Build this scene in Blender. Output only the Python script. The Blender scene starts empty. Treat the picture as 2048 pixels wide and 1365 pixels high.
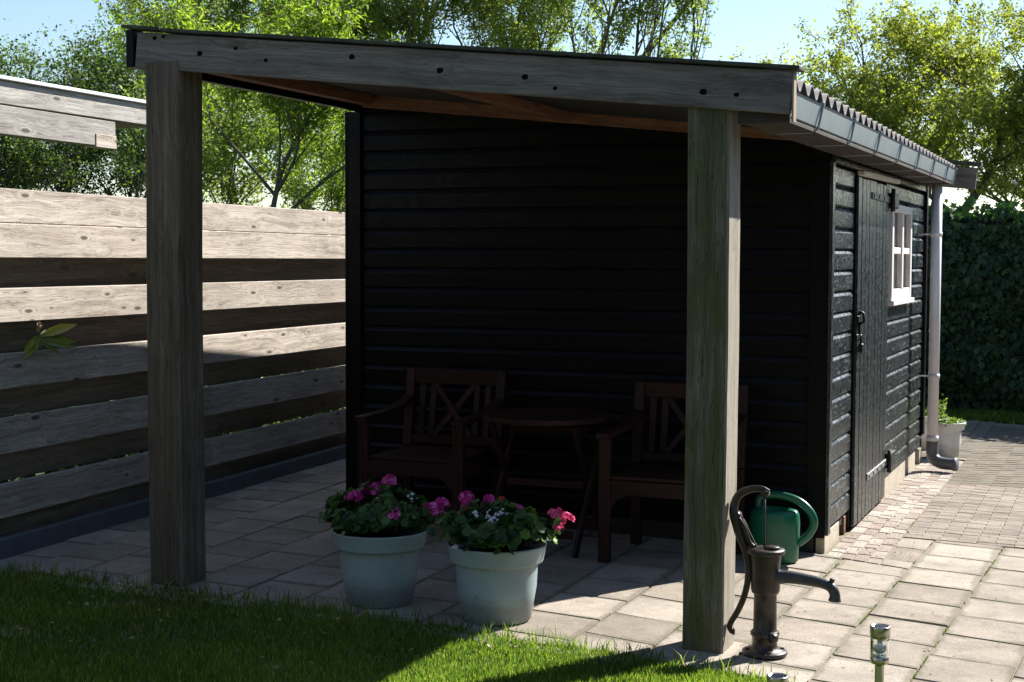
import bpy, math, random
import numpy as np
from mathutils import Matrix, Vector
R=math.radians
rnd=random.Random(7); rng=np.random.default_rng(11)
S=bpy.context.scene; COL=S.collection

# ------------------------------------------------------------------ camera
YAW=R(22.6); PITCH=math.atan(163/2950); ROLL=.003; CAM=Vector((0,0,1.6))
f=Vector((-math.sin(YAW)*math.cos(PITCH),math.cos(YAW)*math.cos(PITCH),-math.sin(PITCH)))
r=Vector((math.cos(YAW),math.sin(YAW),0)); u=r.cross(f)
c_,s_=math.cos(ROLL),math.sin(ROLL); r2=r*c_+u*s_; u2=u*c_-r*s_
cd=bpy.data.cameras.new('camera'); cam=bpy.data.objects.new('camera',cd); COL.objects.link(cam)
cd.sensor_width=36; cd.lens=36*2950/2048; cd.clip_end=2000; cd.clip_start=.05
cam.matrix_world=Matrix(((r2.x,u2.x,-f.x,CAM.x),(r2.y,u2.y,-f.y,CAM.y),(r2.z,u2.z,-f.z,CAM.z),(0,0,0,1)))
S.camera=cam
# ------------------------------------------------------------------ light
SUN_AZ=R(28.5); SUN_EL=R(38.6)          # azimuth from +Y towards +X
w=bpy.data.worlds.new('World'); S.world=w; w.use_nodes=True
nt=w.node_tree; bg=nt.nodes['Background']; sk=nt.nodes.new('ShaderNodeTexSky'); sk.sky_type='NISHITA'; sk.sun_disc=False
sk.sun_elevation=SUN_EL; sk.sun_rotation=SUN_AZ; sk.air_density=1.1; sk.dust_density=.3; sk.ozone_density=2.6
nt.links.new(sk.outputs[0],bg.inputs[0]); bg.inputs[1].default_value=.07
sd=bpy.data.lights.new('sun','SUN'); sd.energy=5.0; sd.angle=R(.55); sd.color=(1,.95,.88)
so=bpy.data.objects.new('sun',sd); COL.objects.link(so)
sv=Vector((math.sin(SUN_AZ)*math.cos(SUN_EL),math.cos(SUN_AZ)*math.cos(SUN_EL),math.sin(SUN_EL)))
so.rotation_euler=sv.to_track_quat('Z','Y').to_euler(); so.location=(5,10,12)
S.view_settings.view_transform='Standard'; S.view_settings.look='None'; S.view_settings.gamma=1
S.view_settings.use_curve_mapping=False; S.view_settings.exposure=1.3
S.render.engine='CYCLES'
S.cycles.max_bounces=7; S.cycles.transparent_max_bounces=8; S.cycles.diffuse_bounces=4

# ------------------------------------------------------------------ helpers
W={}
def link(name,me,mat=None,parent=None,M=None,kind=None,label=None,cat=None,group=None):
    o=bpy.data.objects.new(name,me); COL.objects.link(o)
    if mat is not None and me is not None:
        if not me.materials: me.materials.append(mat)
    M=M or Matrix.Identity(4); W[o]=M
    if parent is not None:
        o.parent=parent; o.matrix_local=W[parent].inverted()@M
    else: o.matrix_world=M
    if kind:o['kind']=kind
    if label:o['label']=label
    if cat:o['category']=cat
    if group:o['group']=group
    return o
def thing(name,label,cat,loc=(0,0,0),rz=0,group=None):
    return link(name,None,None,None,Matrix.Translation(loc)@Matrix.Rotation(rz,4,'Z'),label=label,cat=cat,group=group)
def copy_tree(o,parent,loc=None,rz=0):
    c=o.copy(); COL.objects.link(c)
    if parent is None:
        c.parent=None; M=Matrix.Translation(loc)@Matrix.Rotation(rz,4,'Z'); c.matrix_world=M; W[c]=M
    else:
        ml=W[o.parent].inverted()@W[o]; c.parent=parent; c.matrix_local=ml; W[c]=W[parent]@ml
    for ch in list(o.children): copy_tree(ch,c)
    return c
def mesh(vs,fs,smooth=False,mats=None,mi=None):
    me=bpy.data.meshes.new('m'); me.from_pydata([tuple(v) for v in vs],[],fs)
    if mats:
        for m in mats: me.materials.append(m)
        if mi: me.polygons.foreach_set('material_index',mi)
    if smooth: me.polygons.foreach_set('use_smooth',[True]*len(me.polygons))
    me.update(); return me
class MB:
    def __init__(s): s.v=[];s.f=[];s.m=[];s.sm=[]
    def add(s,vs,fs,mi=0,sm=False):
        b=len(s.v); s.v+= [tuple(v) for v in vs]; s.f+=[tuple(i+b for i in f) for f in fs]; s.m+=[mi]*len(fs); s.sm+=[sm]*len(fs); return s
    def box(s,x0,x1,y0,y1,z0,z1,b=.003,mi=0):
        s.add(*bbox(x0,x1,y0,y1,z0,z1,b),mi=mi); return s
    def tube(s,pts,rad,n=10,mi=0,cap=True,sm=True,flat=1.0):
        s.add(*tubegeo(pts,rad,n,cap,flat),mi=mi,sm=sm); return s
    def lathe(s,prof,n=24,o=(0,0,0),mi=0,sm=True,ax='z'):
        vs=[];fs=[]
        for (rr,z) in prof:
            for k in range(n):
                a=2*math.pi*k/n; p=(rr*math.cos(a),rr*math.sin(a),z)
                if ax=='x': p=(p[2],p[0],p[1])
                vs.append((p[0]+o[0],p[1]+o[1],p[2]+o[2]))
        for i in range(len(prof)-1):
            for k in range(n):
                k2=(k+1)%n; fs.append((i*n+k,i*n+k2,(i+1)*n+k2,(i+1)*n+k))
        s.add(vs,fs,mi,sm); return s
    def me(s,mats=None):
        me=bpy.data.meshes.new('m'); me.from_pydata(s.v,[],s.f)
        if mats:
            for m in mats: me.materials.append(m)
            me.polygons.foreach_set('material_index',s.m)
        me.polygons.foreach_set('use_smooth',s.sm); me.update(); return me
def bbox(x0,x1,y0,y1,z0,z1,b=.003):
    # chamfered box: 24 vertices
    vs=[];idx={}
    for sx in (0,1):
        for sy in (0,1):
            for sz in (0,1):
                X=(x0,x1)[sx];Y=(y0,y1)[sy];Z=(z0,z1)[sz]
                dx=b*(1-2*sx);dy=b*(1-2*sy);dz=b*(1-2*sz)
                idx[sx,sy,sz]=len(vs); vs+=[(X,Y+dy,Z+dz),(X+dx,Y,Z+dz),(X+dx,Y+dy,Z)]
    I=idx; fs=[]
    for sx in (0,1): q=[I[sx,0,0],I[sx,1,0],I[sx,1,1],I[sx,0,1]]; fs.append(tuple(q if sx else q[::-1]))
    for sy in (0,1): q=[I[0,sy,0]+1,I[1,sy,0]+1,I[1,sy,1]+1,I[0,sy,1]+1]; fs.append(tuple(q if not sy else q[::-1]))
    for sz in (0,1): q=[I[0,0,sz]+2,I[1,0,sz]+2,I[1,1,sz]+2,I[0,1,sz]+2]; fs.append(tuple(q if sz else q[::-1]))
    for sx in (0,1):
        for sy in (0,1): a,c=I[sx,sy,0],I[sx,sy,1]; q=(a,a+1,c+1,c); fs.append(q if (sx!=sy) else q[::-1])
    for sx in (0,1):
        for sz in (0,1): a,c=I[sx,0,sz],I[sx,1,sz]; q=(a,c,c+2,a+2); fs.append(q if (sx!=sz) else q[::-1])
    for sy in (0,1):
        for sz in (0,1): a,c=I[0,sy,sz],I[1,sy,sz]; q=(a+1,a+2,c+2,c+1); fs.append(q if (sy!=sz) else q[::-1])
    for k,a in I.items(): q=(a,a+1,a+2); fs.append(q if (sum(k)%2) else q[::-1])
    return vs,fs
def tubegeo(pts,rad,n=10,cap=True,flat=1.0):
    P=[Vector(p) for p in pts]; m=len(P)
    if not hasattr(rad,'__len__'): rad=[rad]*m
    vs=[];fs=[]; prev=None
    for i,p in enumerate(P):
        t=(P[min(i+1,m-1)]-P[max(i-1,0)]).normalized()
        if prev is None:
            a=Vector((0,0,1)) if abs(t.z)<.9 else Vector((0,1,0)); e1=t.cross(a).normalized()
        else: e1=(prev-t*prev.dot(t)).normalized()
        prev=e1; e2=t.cross(e1)
        for k in range(n):
            an=2*math.pi*k/n; vs.append(p+e1*(rad[i]*math.cos(an)*flat)+e2*(rad[i]*math.sin(an)))
    for i in range(m-1):
        for k in range(n): k2=(k+1)%n; fs.append((i*n+k,i*n+k2,(i+1)*n+k2,(i+1)*n+k))
    if cap: fs.append(tuple(range(n))[::-1]); fs.append(tuple((m-1)*n+k for k in range(n)))
    return vs,fs
def smoothpath(pts,k=6):
    P=[Vector(p) for p in pts]; out=[]
    for i in range(len(P)-1):
        p0=P[max(i-1,0)];p1=P[i];p2=P[i+1];p3=P[min(i+2,len(P)-1)]
        for j in range(k):
            t=j/k; out.append(.5*((2*p1)+(p2-p0)*t+(2*p0-5*p1+4*p2-p3)*t*t+(3*p1-p0-3*p2+p3)*t**3))
    out.append(P[-1]); return out
def plank(name,p0,p1,wid,thk,mat,parent,up=(0,0,1),b=.003,**kw):
    """board from p0 to p1 (centre line); width along up, thickness across. local x = length"""
    p0=Vector(p0);p1=Vector(p1); d=p1-p0; L=d.length; x=d/L; upv=Vector(up); y=upv.cross(x).normalized(); z=x.cross(y)
    me=bpy.data.meshes.new('m'); v,fa=bbox(-L/2,L/2,-thk/2,thk/2,-wid/2,wid/2,b)
    nseg=1
    me.from_pydata(v,[],fa); me.update()
    c=(p0+p1)/2
    M=Matrix(((x.x,y.x,z.x,c.x),(x.y,y.y,z.y,c.y),(x.z,y.z,z.z,c.z),(0,0,0,1)))
    return link(name,me,mat,parent,M,**kw)
SL=.02
def gz(x): return -SL*(min(max(x,-5.6),.8)+1.42)
gzv=lambda x:-SL*(np.clip(x,-5.6,.8)+1.42)

# ------------------------------------------------------------------ materials
class N:
    def __init__(s,name):
        s.m=bpy.data.materials.new(name); s.m.use_nodes=True; s.t=s.m.node_tree; s.b=s.t.nodes['Principled BSDF']; s.out=s.t.nodes['Material Output']
    def n(s,t,**k):
        x=s.t.nodes.new('ShaderNode'+t)
        for a,v in k.items(): setattr(x,a,v)
        return x
    def l(s,a,b): s.t.links.new(a,b)
    def coords(s,scale=(1,1,1),rand=True,src='Object'):
        tc=s.n('TexCoord'); mp=s.n('Mapping'); s.l(tc.outputs[src],mp.inputs[0]); mp.inputs[3].default_value=scale
        if rand:
            oi=s.n('ObjectInfo'); mu=s.n('VectorMath',operation='SCALE'); 
            cx=s.n('CombineXYZ'); s.l(oi.outputs['Random'],cx.inputs[0]); s.l(oi.outputs['Random'],cx.inputs[1]); s.l(oi.outputs['Random'],cx.inputs[2])
            mu.inputs[3].default_value=37.; s.l(cx.outputs[0],mu.inputs[0]); s.l(mu.outputs[0],mp.inputs[1])
        return mp.outputs[0]
    def noise(s,co,sc,det=4,rough=.6,dist=0):
        x=s.n('TexNoise'); x.inputs['Scale'].default_value=sc; x.inputs['Detail'].default_value=det; x.inputs['Roughness'].default_value=rough; x.inputs['Distortion'].default_value=dist
        s.l(co,x.inputs['Vector']); return x.outputs['Fac']
    def ramp(s,fac,stops):
        x=s.n('ValToRGB'); e=x.color_ramp.elements
        while len(e)<len(stops): e.new(.5)
        for i,(p,c) in enumerate(stops): e[i].position=p; e[i].color=(*c,1) if hasattr(c,'__len__') else (c,c,c,1)
        s.l(fac,x.inputs[0]); return x.outputs[0]
    def mix(s,fac,a,b,mode='MIX'):
        x=s.n('Mix',data_type='RGBA',blend_type=mode)
        for sock,val in ((x.inputs[0],fac),(x.inputs[6],a),(x.inputs[7],b)):
            if hasattr(val,'is_linked'): s.l(val,sock)
            elif hasattr(val,'__len__'): sock.default_value=(*val,1)
            else: sock.default_value=val
        return x.outputs[2]
    def math(s,op,a,b=0):
        x=s.n('Math',operation=op)
        for i,v in enumerate((a,b)):
            if hasattr(v,'is_linked'): s.l(v,x.inputs[i])
            else: x.inputs[i].default_value=v
        return x.outputs[0]
    def bump(s,h,strength=.4,dist=.003):
        x=s.n('Bump'); x.inputs['Strength'].default_value=strength; x.inputs['Distance'].default_value=dist; s.l(h,x.inputs['Height']); s.l(x.outputs[0],s.b.inputs['Normal']); return x
    def col(s,c):
        if hasattr(c,'is_linked'): s.l(c,s.b.inputs['Base Color'])
        else: s.b.inputs['Base Color'].default_value=(*c,1)
    def set(s,rough=.7,metal=0,spec=.5):
        for k,v in (('Roughness',rough),('Metallic',metal),('Specular IOR Level',spec)):
            if hasattr(v,'is_linked'): s.l(v,s.b.inputs[k])
            else: s.b.inputs[k].default_value=v
        return s.m
def wood(name,dark,mid,light,knots=1.0,stain=None,stain_amt=.4,rough=.8,bump=.5,saw=0,crack=.5,spec=.3,knotscale=1.,sunny=None):
    m=N(name); co=m.coords(); 
    # knot field: stretched cells; distort the grain round them
    mp=m.n('Mapping'); m.l(co,mp.inputs[0]); mp.inputs[3].default_value=(2.2*knotscale,6*knotscale,7*knotscale)
    vo=m.n('TexVoronoi',feature='F1'); vo.inputs['Scale'].default_value=1.; m.l(mp.outputs[0],vo.inputs['Vector'])
    kd=vo.outputs['Distance']
    kn=m.ramp(kd,[(0,1),(.09,.9),(.135,0),(1,0)])
    halo=m.ramp(kd,[(0,1),(.33,0)])
    gm=m.n('Mapping'); m.l(co,gm.inputs[0]); gm.inputs[3].default_value=(1.1,24,24)
    # warp
    wn=m.n('TexNoise'); wn.inputs['Scale'].default_value=2.2; m.l(co,wn.inputs['Vector'])
    wv=m.n('VectorMath',operation='SCALE'); m.l(wn.outputs['Color'],wv.inputs[0]); wv.inputs[3].default_value=1.6
    hv=m.n('VectorMath',operation='SCALE'); 
    cx=m.n('CombineXYZ'); m.l(halo,cx.inputs[1]); m.l(halo,cx.inputs[2]); m.l(cx.outputs[0],hv.inputs[0]); hv.inputs[3].default_value=1.3*knots
    a1=m.n('VectorMath',operation='ADD'); m.l(gm.outputs[0],a1.inputs[0]); m.l(wv.outputs[0],a1.inputs[1])
    a2=m.n('VectorMath',operation='ADD'); m.l(a1.outputs[0],a2.inputs[0]); m.l(hv.outputs[0],a2.inputs[1])
    g1=m.noise(a2.outputs[0],1.,5,.65)
    g2m=m.n('Mapping'); m.l(a2.outputs[0],g2m.inputs[0]); g2m.inputs[3].default_value=(1.2,5,5)
    g2=m.noise(g2m.outputs[0],1.,4,.7)
    big=m.noise(co,1.7,3,.6)
    base=m.ramp(g1,[(.25,dark),(.48,mid),(.75,light)])
    fine=m.ramp(g2,[(.33,.45),(.6,1.14)])
    c=m.mix(.7,base,fine,'MULTIPLY')
    bl=m.ramp(big,[(.3,.72),(.7,1.12)]); c=m.mix(.8,c,bl,'MULTIPLY')
    if stain:
        sn=m.noise(m.coords((1.5,6,6)),1.6,5,.7); sf=m.ramp(sn,[(.40,0),(.66,stain_amt)]); c=m.mix(sf,c,stain)
    cr=None
    if crack:
        cm=m.n('Mapping'); m.l(a1.outputs[0],cm.inputs[0]); cm.inputs[3].default_value=(.9,1.7,1.7)
        cn=m.noise(cm.outputs[0],1.1,2,.5); cr=m.ramp(cn,[(.492,0),(.499,crack),(.501,crack),(.508,0)])
        c=m.mix(cr,c,tuple(x*.25 for x in dark))
    if sunny:   # sun-facing side: bleached, and painted paler still to look sunlit
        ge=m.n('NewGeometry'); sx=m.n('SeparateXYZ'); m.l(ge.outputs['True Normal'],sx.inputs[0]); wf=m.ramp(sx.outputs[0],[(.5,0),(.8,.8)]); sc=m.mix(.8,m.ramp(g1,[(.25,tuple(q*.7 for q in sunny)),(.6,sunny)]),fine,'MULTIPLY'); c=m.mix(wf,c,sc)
    if knots>0: 
        kf=m.math('MULTIPLY',kn,min(1,.8*knots)); c=m.mix(kf,c,tuple(x*.35 for x in dark))
    oi=m.n('ObjectInfo'); ov=m.ramp(oi.outputs['Random'],[(0,.86),(1,1.12)]); c=m.mix(1.,c,ov,'MULTIPLY')
    m.col(c)
    h=m.math('ADD',m.math('MULTIPLY',g1,.5),m.math('MULTIPLY',g2,.7))
    if knots>0: h=m.math('SUBTRACT',h,m.math('MULTIPLY',kn,.6))
    if cr is not None: h=m.math('SUBTRACT',h,cr)
    if saw:
        sm=m.n('Mapping'); m.l(co,sm.inputs[0]); sm.inputs[3].default_value=(160,1,1); sn2=m.noise(sm.outputs[0],1.,1,.4); h=m.math('ADD',h,m.math('MULTIPLY',sn2,saw))
    m.bump(h,bump,.004)
    return m.set(rough,0,spec)
mat={}
mat['fence']=wood('weathered fence wood',(.23,.185,.15),(.46,.40,.34),(.60,.54,.475),knots=1.25,saw=.35,crack=.7,rough=.85,knotscale=1.45)
mat['fence_back']=wood('shaded fence wood',(.15,.115,.085),(.25,.20,.155),(.33,.27,.21),knots=.7,crack=.6,rough=.85)  # darker copy of the fence wood, shade painted into its colour
mat['post']=wood('grey oak post',(.075,.056,.040),(.150,.120,.090),(.235,.195,.15),knots=.5,stain=(.07,.085,.03),stain_amt=.35,crack=.8,bump=.7,rough=.9,knotscale=.6)
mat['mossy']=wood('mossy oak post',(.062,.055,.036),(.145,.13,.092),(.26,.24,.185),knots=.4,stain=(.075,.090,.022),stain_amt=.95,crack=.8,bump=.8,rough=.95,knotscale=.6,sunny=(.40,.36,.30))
mat['beam']=wood('grey larch beam',(.10,.085,.073),(.195,.172,.152),(.29,.262,.235),knots=.5,stain=(.09,.09,.05),stain_amt=.35,crack=.5,bump=.6,rough=.85)
mat['canopy']=wood('silvered wood',(.22,.20,.18),(.40,.37,.34),(.52,.49,.45),knots=1.2,crack=.6,rough=.85,knotscale=1.3)
mat['rafter']=wood('brown rafter wood',(.12,.055,.032),(.22,.105,.06),(.30,.155,.09),knots=.6,crack=.4,rough=.75)
mat['soffit']=wood('dark soffit wood',(.035,.03,.026),(.06,.05,.042),(.09,.075,.065),knots=.3)
mat['rafterlight']=wood('pale batten',(.2,.15,.1),(.36,.28,.2),(.45,.36,.27),knots=.3,crack=.3)
mat['teak']=wood('dark red hardwood',(.014,.0045,.0035),(.028,.009,.006),(.045,.014,.009),knots=0,crack=.3,rough=.55,spec=.25,bump=.3)
def blackboard(name,c1,c2,chips,rough=.42,spec=.5,fade_sheen=False):
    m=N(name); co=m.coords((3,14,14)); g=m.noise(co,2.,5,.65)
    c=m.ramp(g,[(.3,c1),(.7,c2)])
    if fade_sheen:
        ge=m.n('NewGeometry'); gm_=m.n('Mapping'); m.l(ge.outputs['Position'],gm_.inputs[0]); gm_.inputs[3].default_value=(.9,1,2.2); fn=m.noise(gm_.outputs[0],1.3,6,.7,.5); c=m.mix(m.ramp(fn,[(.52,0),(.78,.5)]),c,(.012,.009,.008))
        nz=m.n('SeparateXYZ'); m.l(ge.outputs['True Normal'],nz.inputs[0]); c=m.mix(m.ramp(nz.outputs[2],[(.2,0),(.4,.8)]),c,(.020,.024,.032))   # bluish sky sheen painted on the upward bevels
    if chips:
        m2=m.coords((5,26,26)); n1=m.noise(m2,1.5,6,.75); zc=m.n('TexCoord'); sep=m.n('SeparateXYZ'); m.l(zc.outputs['Object'],sep.inputs[0])
        cf=m.ramp(n1,[(.55,0),(.64,chips)]); c=m.mix(cf,c,(.20,.22,.225))
    m.col(c)
    rn=m.noise(m.coords((8,8,8)),4,3); rr=m.ramp(rn,[(.3,rough-.1),(.7,rough+.15)])
    m.bump(m.math('ADD',g,m.math('MULTIPLY',m.noise(m.coords((6,60,60)),2,3),.6)),.55,.003)
    return m.set(rr,0,spec)
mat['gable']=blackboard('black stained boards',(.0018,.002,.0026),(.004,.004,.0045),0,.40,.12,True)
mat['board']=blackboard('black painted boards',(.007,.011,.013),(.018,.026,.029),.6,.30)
mat['doorb']=blackboard('black door paint',(.007,.010,.012),(.018,.024,.026),.45,.32)
def simple(name,c,rough=.5,metal=0,spec=.5,var=.15,bump=.15,sc=8):
    m=N(name); n1=m.noise(m.coords((1,1,1)),sc,5,.65); k=m.ramp(n1,[(.3,tuple(x*(1-var) for x in c)),(.7,tuple(min(1,x*(1+var)) for x in c))]); m.col(k)
    if bump: m.bump(m.noise(m.coords((1,1,1)),sc*6,4),bump,.002)
    return m.set(rough,metal,spec)
mat['gutter']=simple('grey plastic gutter',(.26,.32,.36),.38,var=.1,bump=.05)
mat['gutterclip']=simple('pale gutter bracket',(.30,.35,.38),.4,var=.1,bump=.05)
mat['pipe']=simple('white plastic pipe',(.78,.76,.77),.35,var=.05,bump=.03)
mat['pipegrey']=simple('grey plastic elbow',(.12,.125,.14),.4,var=.12,bump=.05)
mat['white']=simple('white paint',(.72,.68,.65),.5,var=.06,bump=.2,sc=14)
mat['iron']=simple('black iron',(.012,.012,.013),.45,.3,var=.3)
mat['galv']=simple('galvanised steel',(.42,.43,.45),.4,.9,var=.2)
mat['pump']=simple('brown cast iron paint',(.040,.032,.026),.38,.25,var=.5,bump=.5,sc=22)
mat['spout']=simple('weathered grey iron',(.05,.052,.055),.45,.3,var=.4,bump=.5,sc=22)
mat['can']=simple('green plastic',(.006,.115,.06),.3,var=.12,bump=.04)
mat['steel']=simple('brushed steel',(.56,.53,.49),.28,1.,var=.1,bump=.05)
mat['solar']=simple('solar cell',(.03,.035,.05),.15,.2,var=.3,bump=0)
mat['concrete']=simple('concrete plinth',(.085,.09,.105),.85,var=.2,bump=.5,sc=10)
mat['sandstone']=simple('pale plinth timber',(.42,.37,.29),.85,var=.2,bump=.4,sc=14)
mat['rooffelt']=simple('mossy roof edging',(.055,.06,.04),.9,var=.5,bump=.6,sc=14)
mat['corr']=simple('weathered corrugated sheet',(.085,.08,.08),.8,var=.4,bump=.5,sc=10)
mat['soil']=simple('potting soil',(.025,.018,.012),.95,var=.4,bump=.9,sc=30)
mat['dark']=simple('dark interior',(.01,.01,.01),.9,var=.2)
mat['knot']=simple('dark knot',(.008,.006,.005),.9,spec=.05,var=.6,bump=.8,sc=60)
mat['trim']=simple('white metal trim',(.75,.76,.78),.35,.2,var=.04,bump=0)
def potmat(name,c):
    m=N(name); tc=m.n('TexCoord'); sep=m.n('SeparateXYZ'); 
    n1=m.noise(m.coords((1,1,1)),5,5,.6); k=m.ramp(n1,[(.3,tuple(x*.85 for x in c)),(.7,tuple(x*1.08 for x in c))])
    n2=m.noise(m.coords((1,1,2.5)),12,6,.75); sp=m.ramp(n2,[(.60,0),(.72,.6)]); k=m.mix(sp,k,(.13,.13,.10)); zs=m.n('SeparateXYZ'); m.l(tc.outputs['Object'],zs.inputs[0]); dz=m.math('ADD',zs.outputs[2],m.math('MULTIPLY',n2,-.14)); df=m.ramp(dz,[(-.05,0),(.0,0)] if 0 else [(0.,.45),(.06,0)]); k=m.mix(df,k,(.10,.09,.07)); m.col(k); m.bump(n2,.12,.002); return m.set(.42)
mat['potblue']=potmat('grey blue plastic',(.30,.40,.43)); mat['potwhite']=potmat('white plastic',(.76,.76,.76))
def glassmat(name,c=(.9,.95,.95),rough=.02):
    m=N(name); m.b.inputs['Transmission Weight'].default_value=1; m.col(c); m.set(rough); m.b.inputs['IOR'].default_value=1.3; return m.m
mat['lampglass']=glassmat('ribbed lamp glass')
m=N('window pane'); m.col((.16,.18,.18)); m.set(.05,0,.8); m.b.inputs['Transmission Weight'].default_value=.75; m.b.inputs['IOR'].default_value=1.15; mat['pane']=m.m
def edge_dirt(m,c,co,ex,ey):
    tc=m.n('TexCoord'); sp_=m.n('SeparateXYZ'); m.l(tc.outputs['Object'],sp_.inputs[0])
    ax=m.math('DIVIDE',m.math('ABSOLUTE',sp_.outputs[0]),ex); ay=m.math('DIVIDE',m.math('ABSOLUTE',sp_.outputs[1]),ey); e=m.math('MAXIMUM',ax,ay)
    en=m.math('ADD',e,m.math('MULTIPLY',m.math('SUBTRACT',m.noise(co,14,4,.7),.5),.45)); ef=m.ramp(en,[(.88,0),(1.04,.5)]); c=m.mix(ef,c,(.10,.095,.06))
    ge=m.n('NewGeometry'); wn=m.noise(ge.outputs['Position'],1.6,6,.75); wf=m.ramp(wn,[(.35,.78),(.62,1.08)]); return m.mix(1,c,wf,'MULTIPLY')
def tilemat(name,c1,c2,c3,ex=.165,ey=.185):
    m=N(name); oi=m.n('ObjectInfo'); tint=m.ramp(oi.outputs['Random'],[(0,c1),(.5,c2),(1,c3)])
    co=m.coords((1,1,1)); n1=m.noise(co,5,5,.6); a=m.ramp(n1,[(.3,.80),(.7,1.12)]); c=m.mix(1,tint,a,'MULTIPLY')
    n2=m.noise(co,120,3,.7); b=m.ramp(n2,[(.35,.6),(.65,1.2)]); c=m.mix(.7,c,b,'MULTIPLY')
    n3=m.noise(co,9,6,.75); sp=m.ramp(n3,[(.54,0),(.74,.6)]); c=m.mix(sp,c,(.13,.115,.09))
    c=edge_dirt(m,c,co,ex,ey)
    m.col(c); m.bump(m.math('ADD',n2,m.math('MULTIPLY',n3,1.2)),.45,.002); return m.set(.9,0,.25)
mat['tile']=tilemat('concrete paving slab',(.27,.232,.19),(.335,.29,.24),(.40,.352,.295))
mat['brick']=tilemat('clinker paver',(.30,.235,.20),(.38,.33,.28),(.45,.405,.35),.042,.12)
mat['driveway']=tilemat('driveway clinker',(.22,.18,.15),(.28,.235,.195),(.33,.285,.24),.2,.2)
m=N('joint sand'); co=m.coords(rand=False); n1=m.noise(co,60,4,.7); n2=m.noise(co,2.3,4,.6)
c=m.ramp(n1,[(.3,(.13,.11,.075)),(.7,(.36,.31,.22))]); mo=m.ramp(n2,[(.45,0),(.65,.8)]); c=m.mix(mo,c,(.06,.075,.02)); m.col(c); m.bump(n1,.8,.004); mat['sand']=m.set(.95)
m=N('lawn soil'); co=m.coords(rand=False); n1=m.noise(co,9,6,.7); c=m.ramp(n1,[(.3,(.012,.016,.006)),(.7,(.035,.05,.014))]); m.col(c); mat['lawnsoil']=m.set(.95)
m=N('meadow ground'); co=m.coords(rand=False); n1=m.noise(co,.6,8,.7); c=m.ramp(n1,[(.3,(.03,.045,.015)),(.7,(.075,.10,.03))]); m.col(c); m.bump(m.noise(co,30,5,.7),.8,.02); mat['meadow']=m.set(.95)
def leafmat(name,stops,trans=.45,rough=.5,spec=.4,tboost=1.6,under=None):
    m=N(name); at=m.n('Attribute'); at.attribute_name='v'
    c=m.ramp(at.outputs['Fac'],stops)
    tc=m.n('TexCoord')
    m.col(c); m.set(rough,0,spec)
    tr=m.n('BsdfTranslucent'); tb=m.mix(1.,c,((tboost*.84,tboost,tboost*.42) if tboost>1 else (1.,.8,1.)),'MULTIPLY'); m.l(tb,tr.inputs[0])
    mx=m.n('MixShader'); mx.inputs[0].default_value=trans; m.l(m.b.outputs[0],mx.inputs[1]); m.l(tr.outputs[0],mx.inputs[2]); m.l(mx.outputs[0],m.out.inputs[0]); return m.m
mat['leafdark']=leafmat('dark tree leaf',[(0,(.03,.06,.022)),(.6,(.08,.125,.035)),(1,(.20,.24,.05))],.55)
mat['leafrowan']=leafmat('young rowan leaf',[(0,(.06,.105,.022)),(.5,(.17,.23,.035)),(1,(.36,.40,.07))],.6)
mat['leafwillow']=leafmat('willow leaf',[(0,(.09,.12,.04)),(.5,(.19,.23,.07)),(1,(.34,.36,.10))],.6)
mat['leafoak']=leafmat('spring oak leaf',[(0,(.11,.12,.032)),(.5,(.24,.25,.06)),(1,(.42,.40,.09))],.6)
mat['leaflaurel']=leafmat('laurel leaf',[(0,(.035,.075,.018)),(.6,(.12,.18,.03)),(1,(.38,.36,.06))],.4,.3,.5)
mat['leafivy']=leafmat('ivy leaf',[(0,(.010,.030,.009)),(.6,(.026,.065,.020)),(1,(.06,.12,.035))],.2,.5,.3)
mat['leafger']=leafmat('geranium leaf',[(0,(.018,.05,.014)),(.6,(.055,.12,.028)),(1,(.14,.22,.05))],.35,.45)
mat['leafpot']=leafmat('pale green leaf',[(0,(.06,.11,.02)),(.6,(.16,.22,.04)),(1,(.30,.34,.07))],.4,.5)
mat['grass']=leafmat('grass blade',[(0,(.030,.060,.017)),(.45,(.10,.15,.028)),(.85,(.23,.27,.05)),(1,(.38,.35,.15))],.5,.5,.3,2.3)
mat['moss']=leafmat('joint weeds',[(0,(.07,.10,.025)),(.6,(.15,.18,.045)),(1,(.32,.28,.12))],.35)
mat['pink']=leafmat('pink petal',[(0,(.45,.015,.18)),(.6,(.70,.05,.36)),(1,(.9,.28,.6))],.35,.5,.3,1.0)
mat['coral']=leafmat('coral pink petal',[(0,(.60,.03,.16)),(.6,(.82,.10,.28)),(1,(.95,.40,.5))],.35,.5,.3,1.0)
mat['red']=leafmat('red petal',[(0,(.5,.03,.02)),(1,(.75,.12,.05))],.3,.5,.3,1.0)
mat['whitep']=leafmat('white petal',[(0,(.6,.65,.7)),(1,(.9,.9,.9))],.3,.5,.3,1.0)
mat['dryleaf']=leafmat('dry leaf',[(0,(.10,.05,.03)),(1,(.30,.16,.09))],.2)
m=N('bark'); co=m.coords((6,6,1.2)); n1=m.noise(co,3,6,.7); c=m.ramp(n1,[(.3,(.05,.042,.032)),(.7,(.14,.125,.10))]); m.col(c); m.bump(n1,.9,.02); mat['bark']=m.set(.95)

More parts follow.
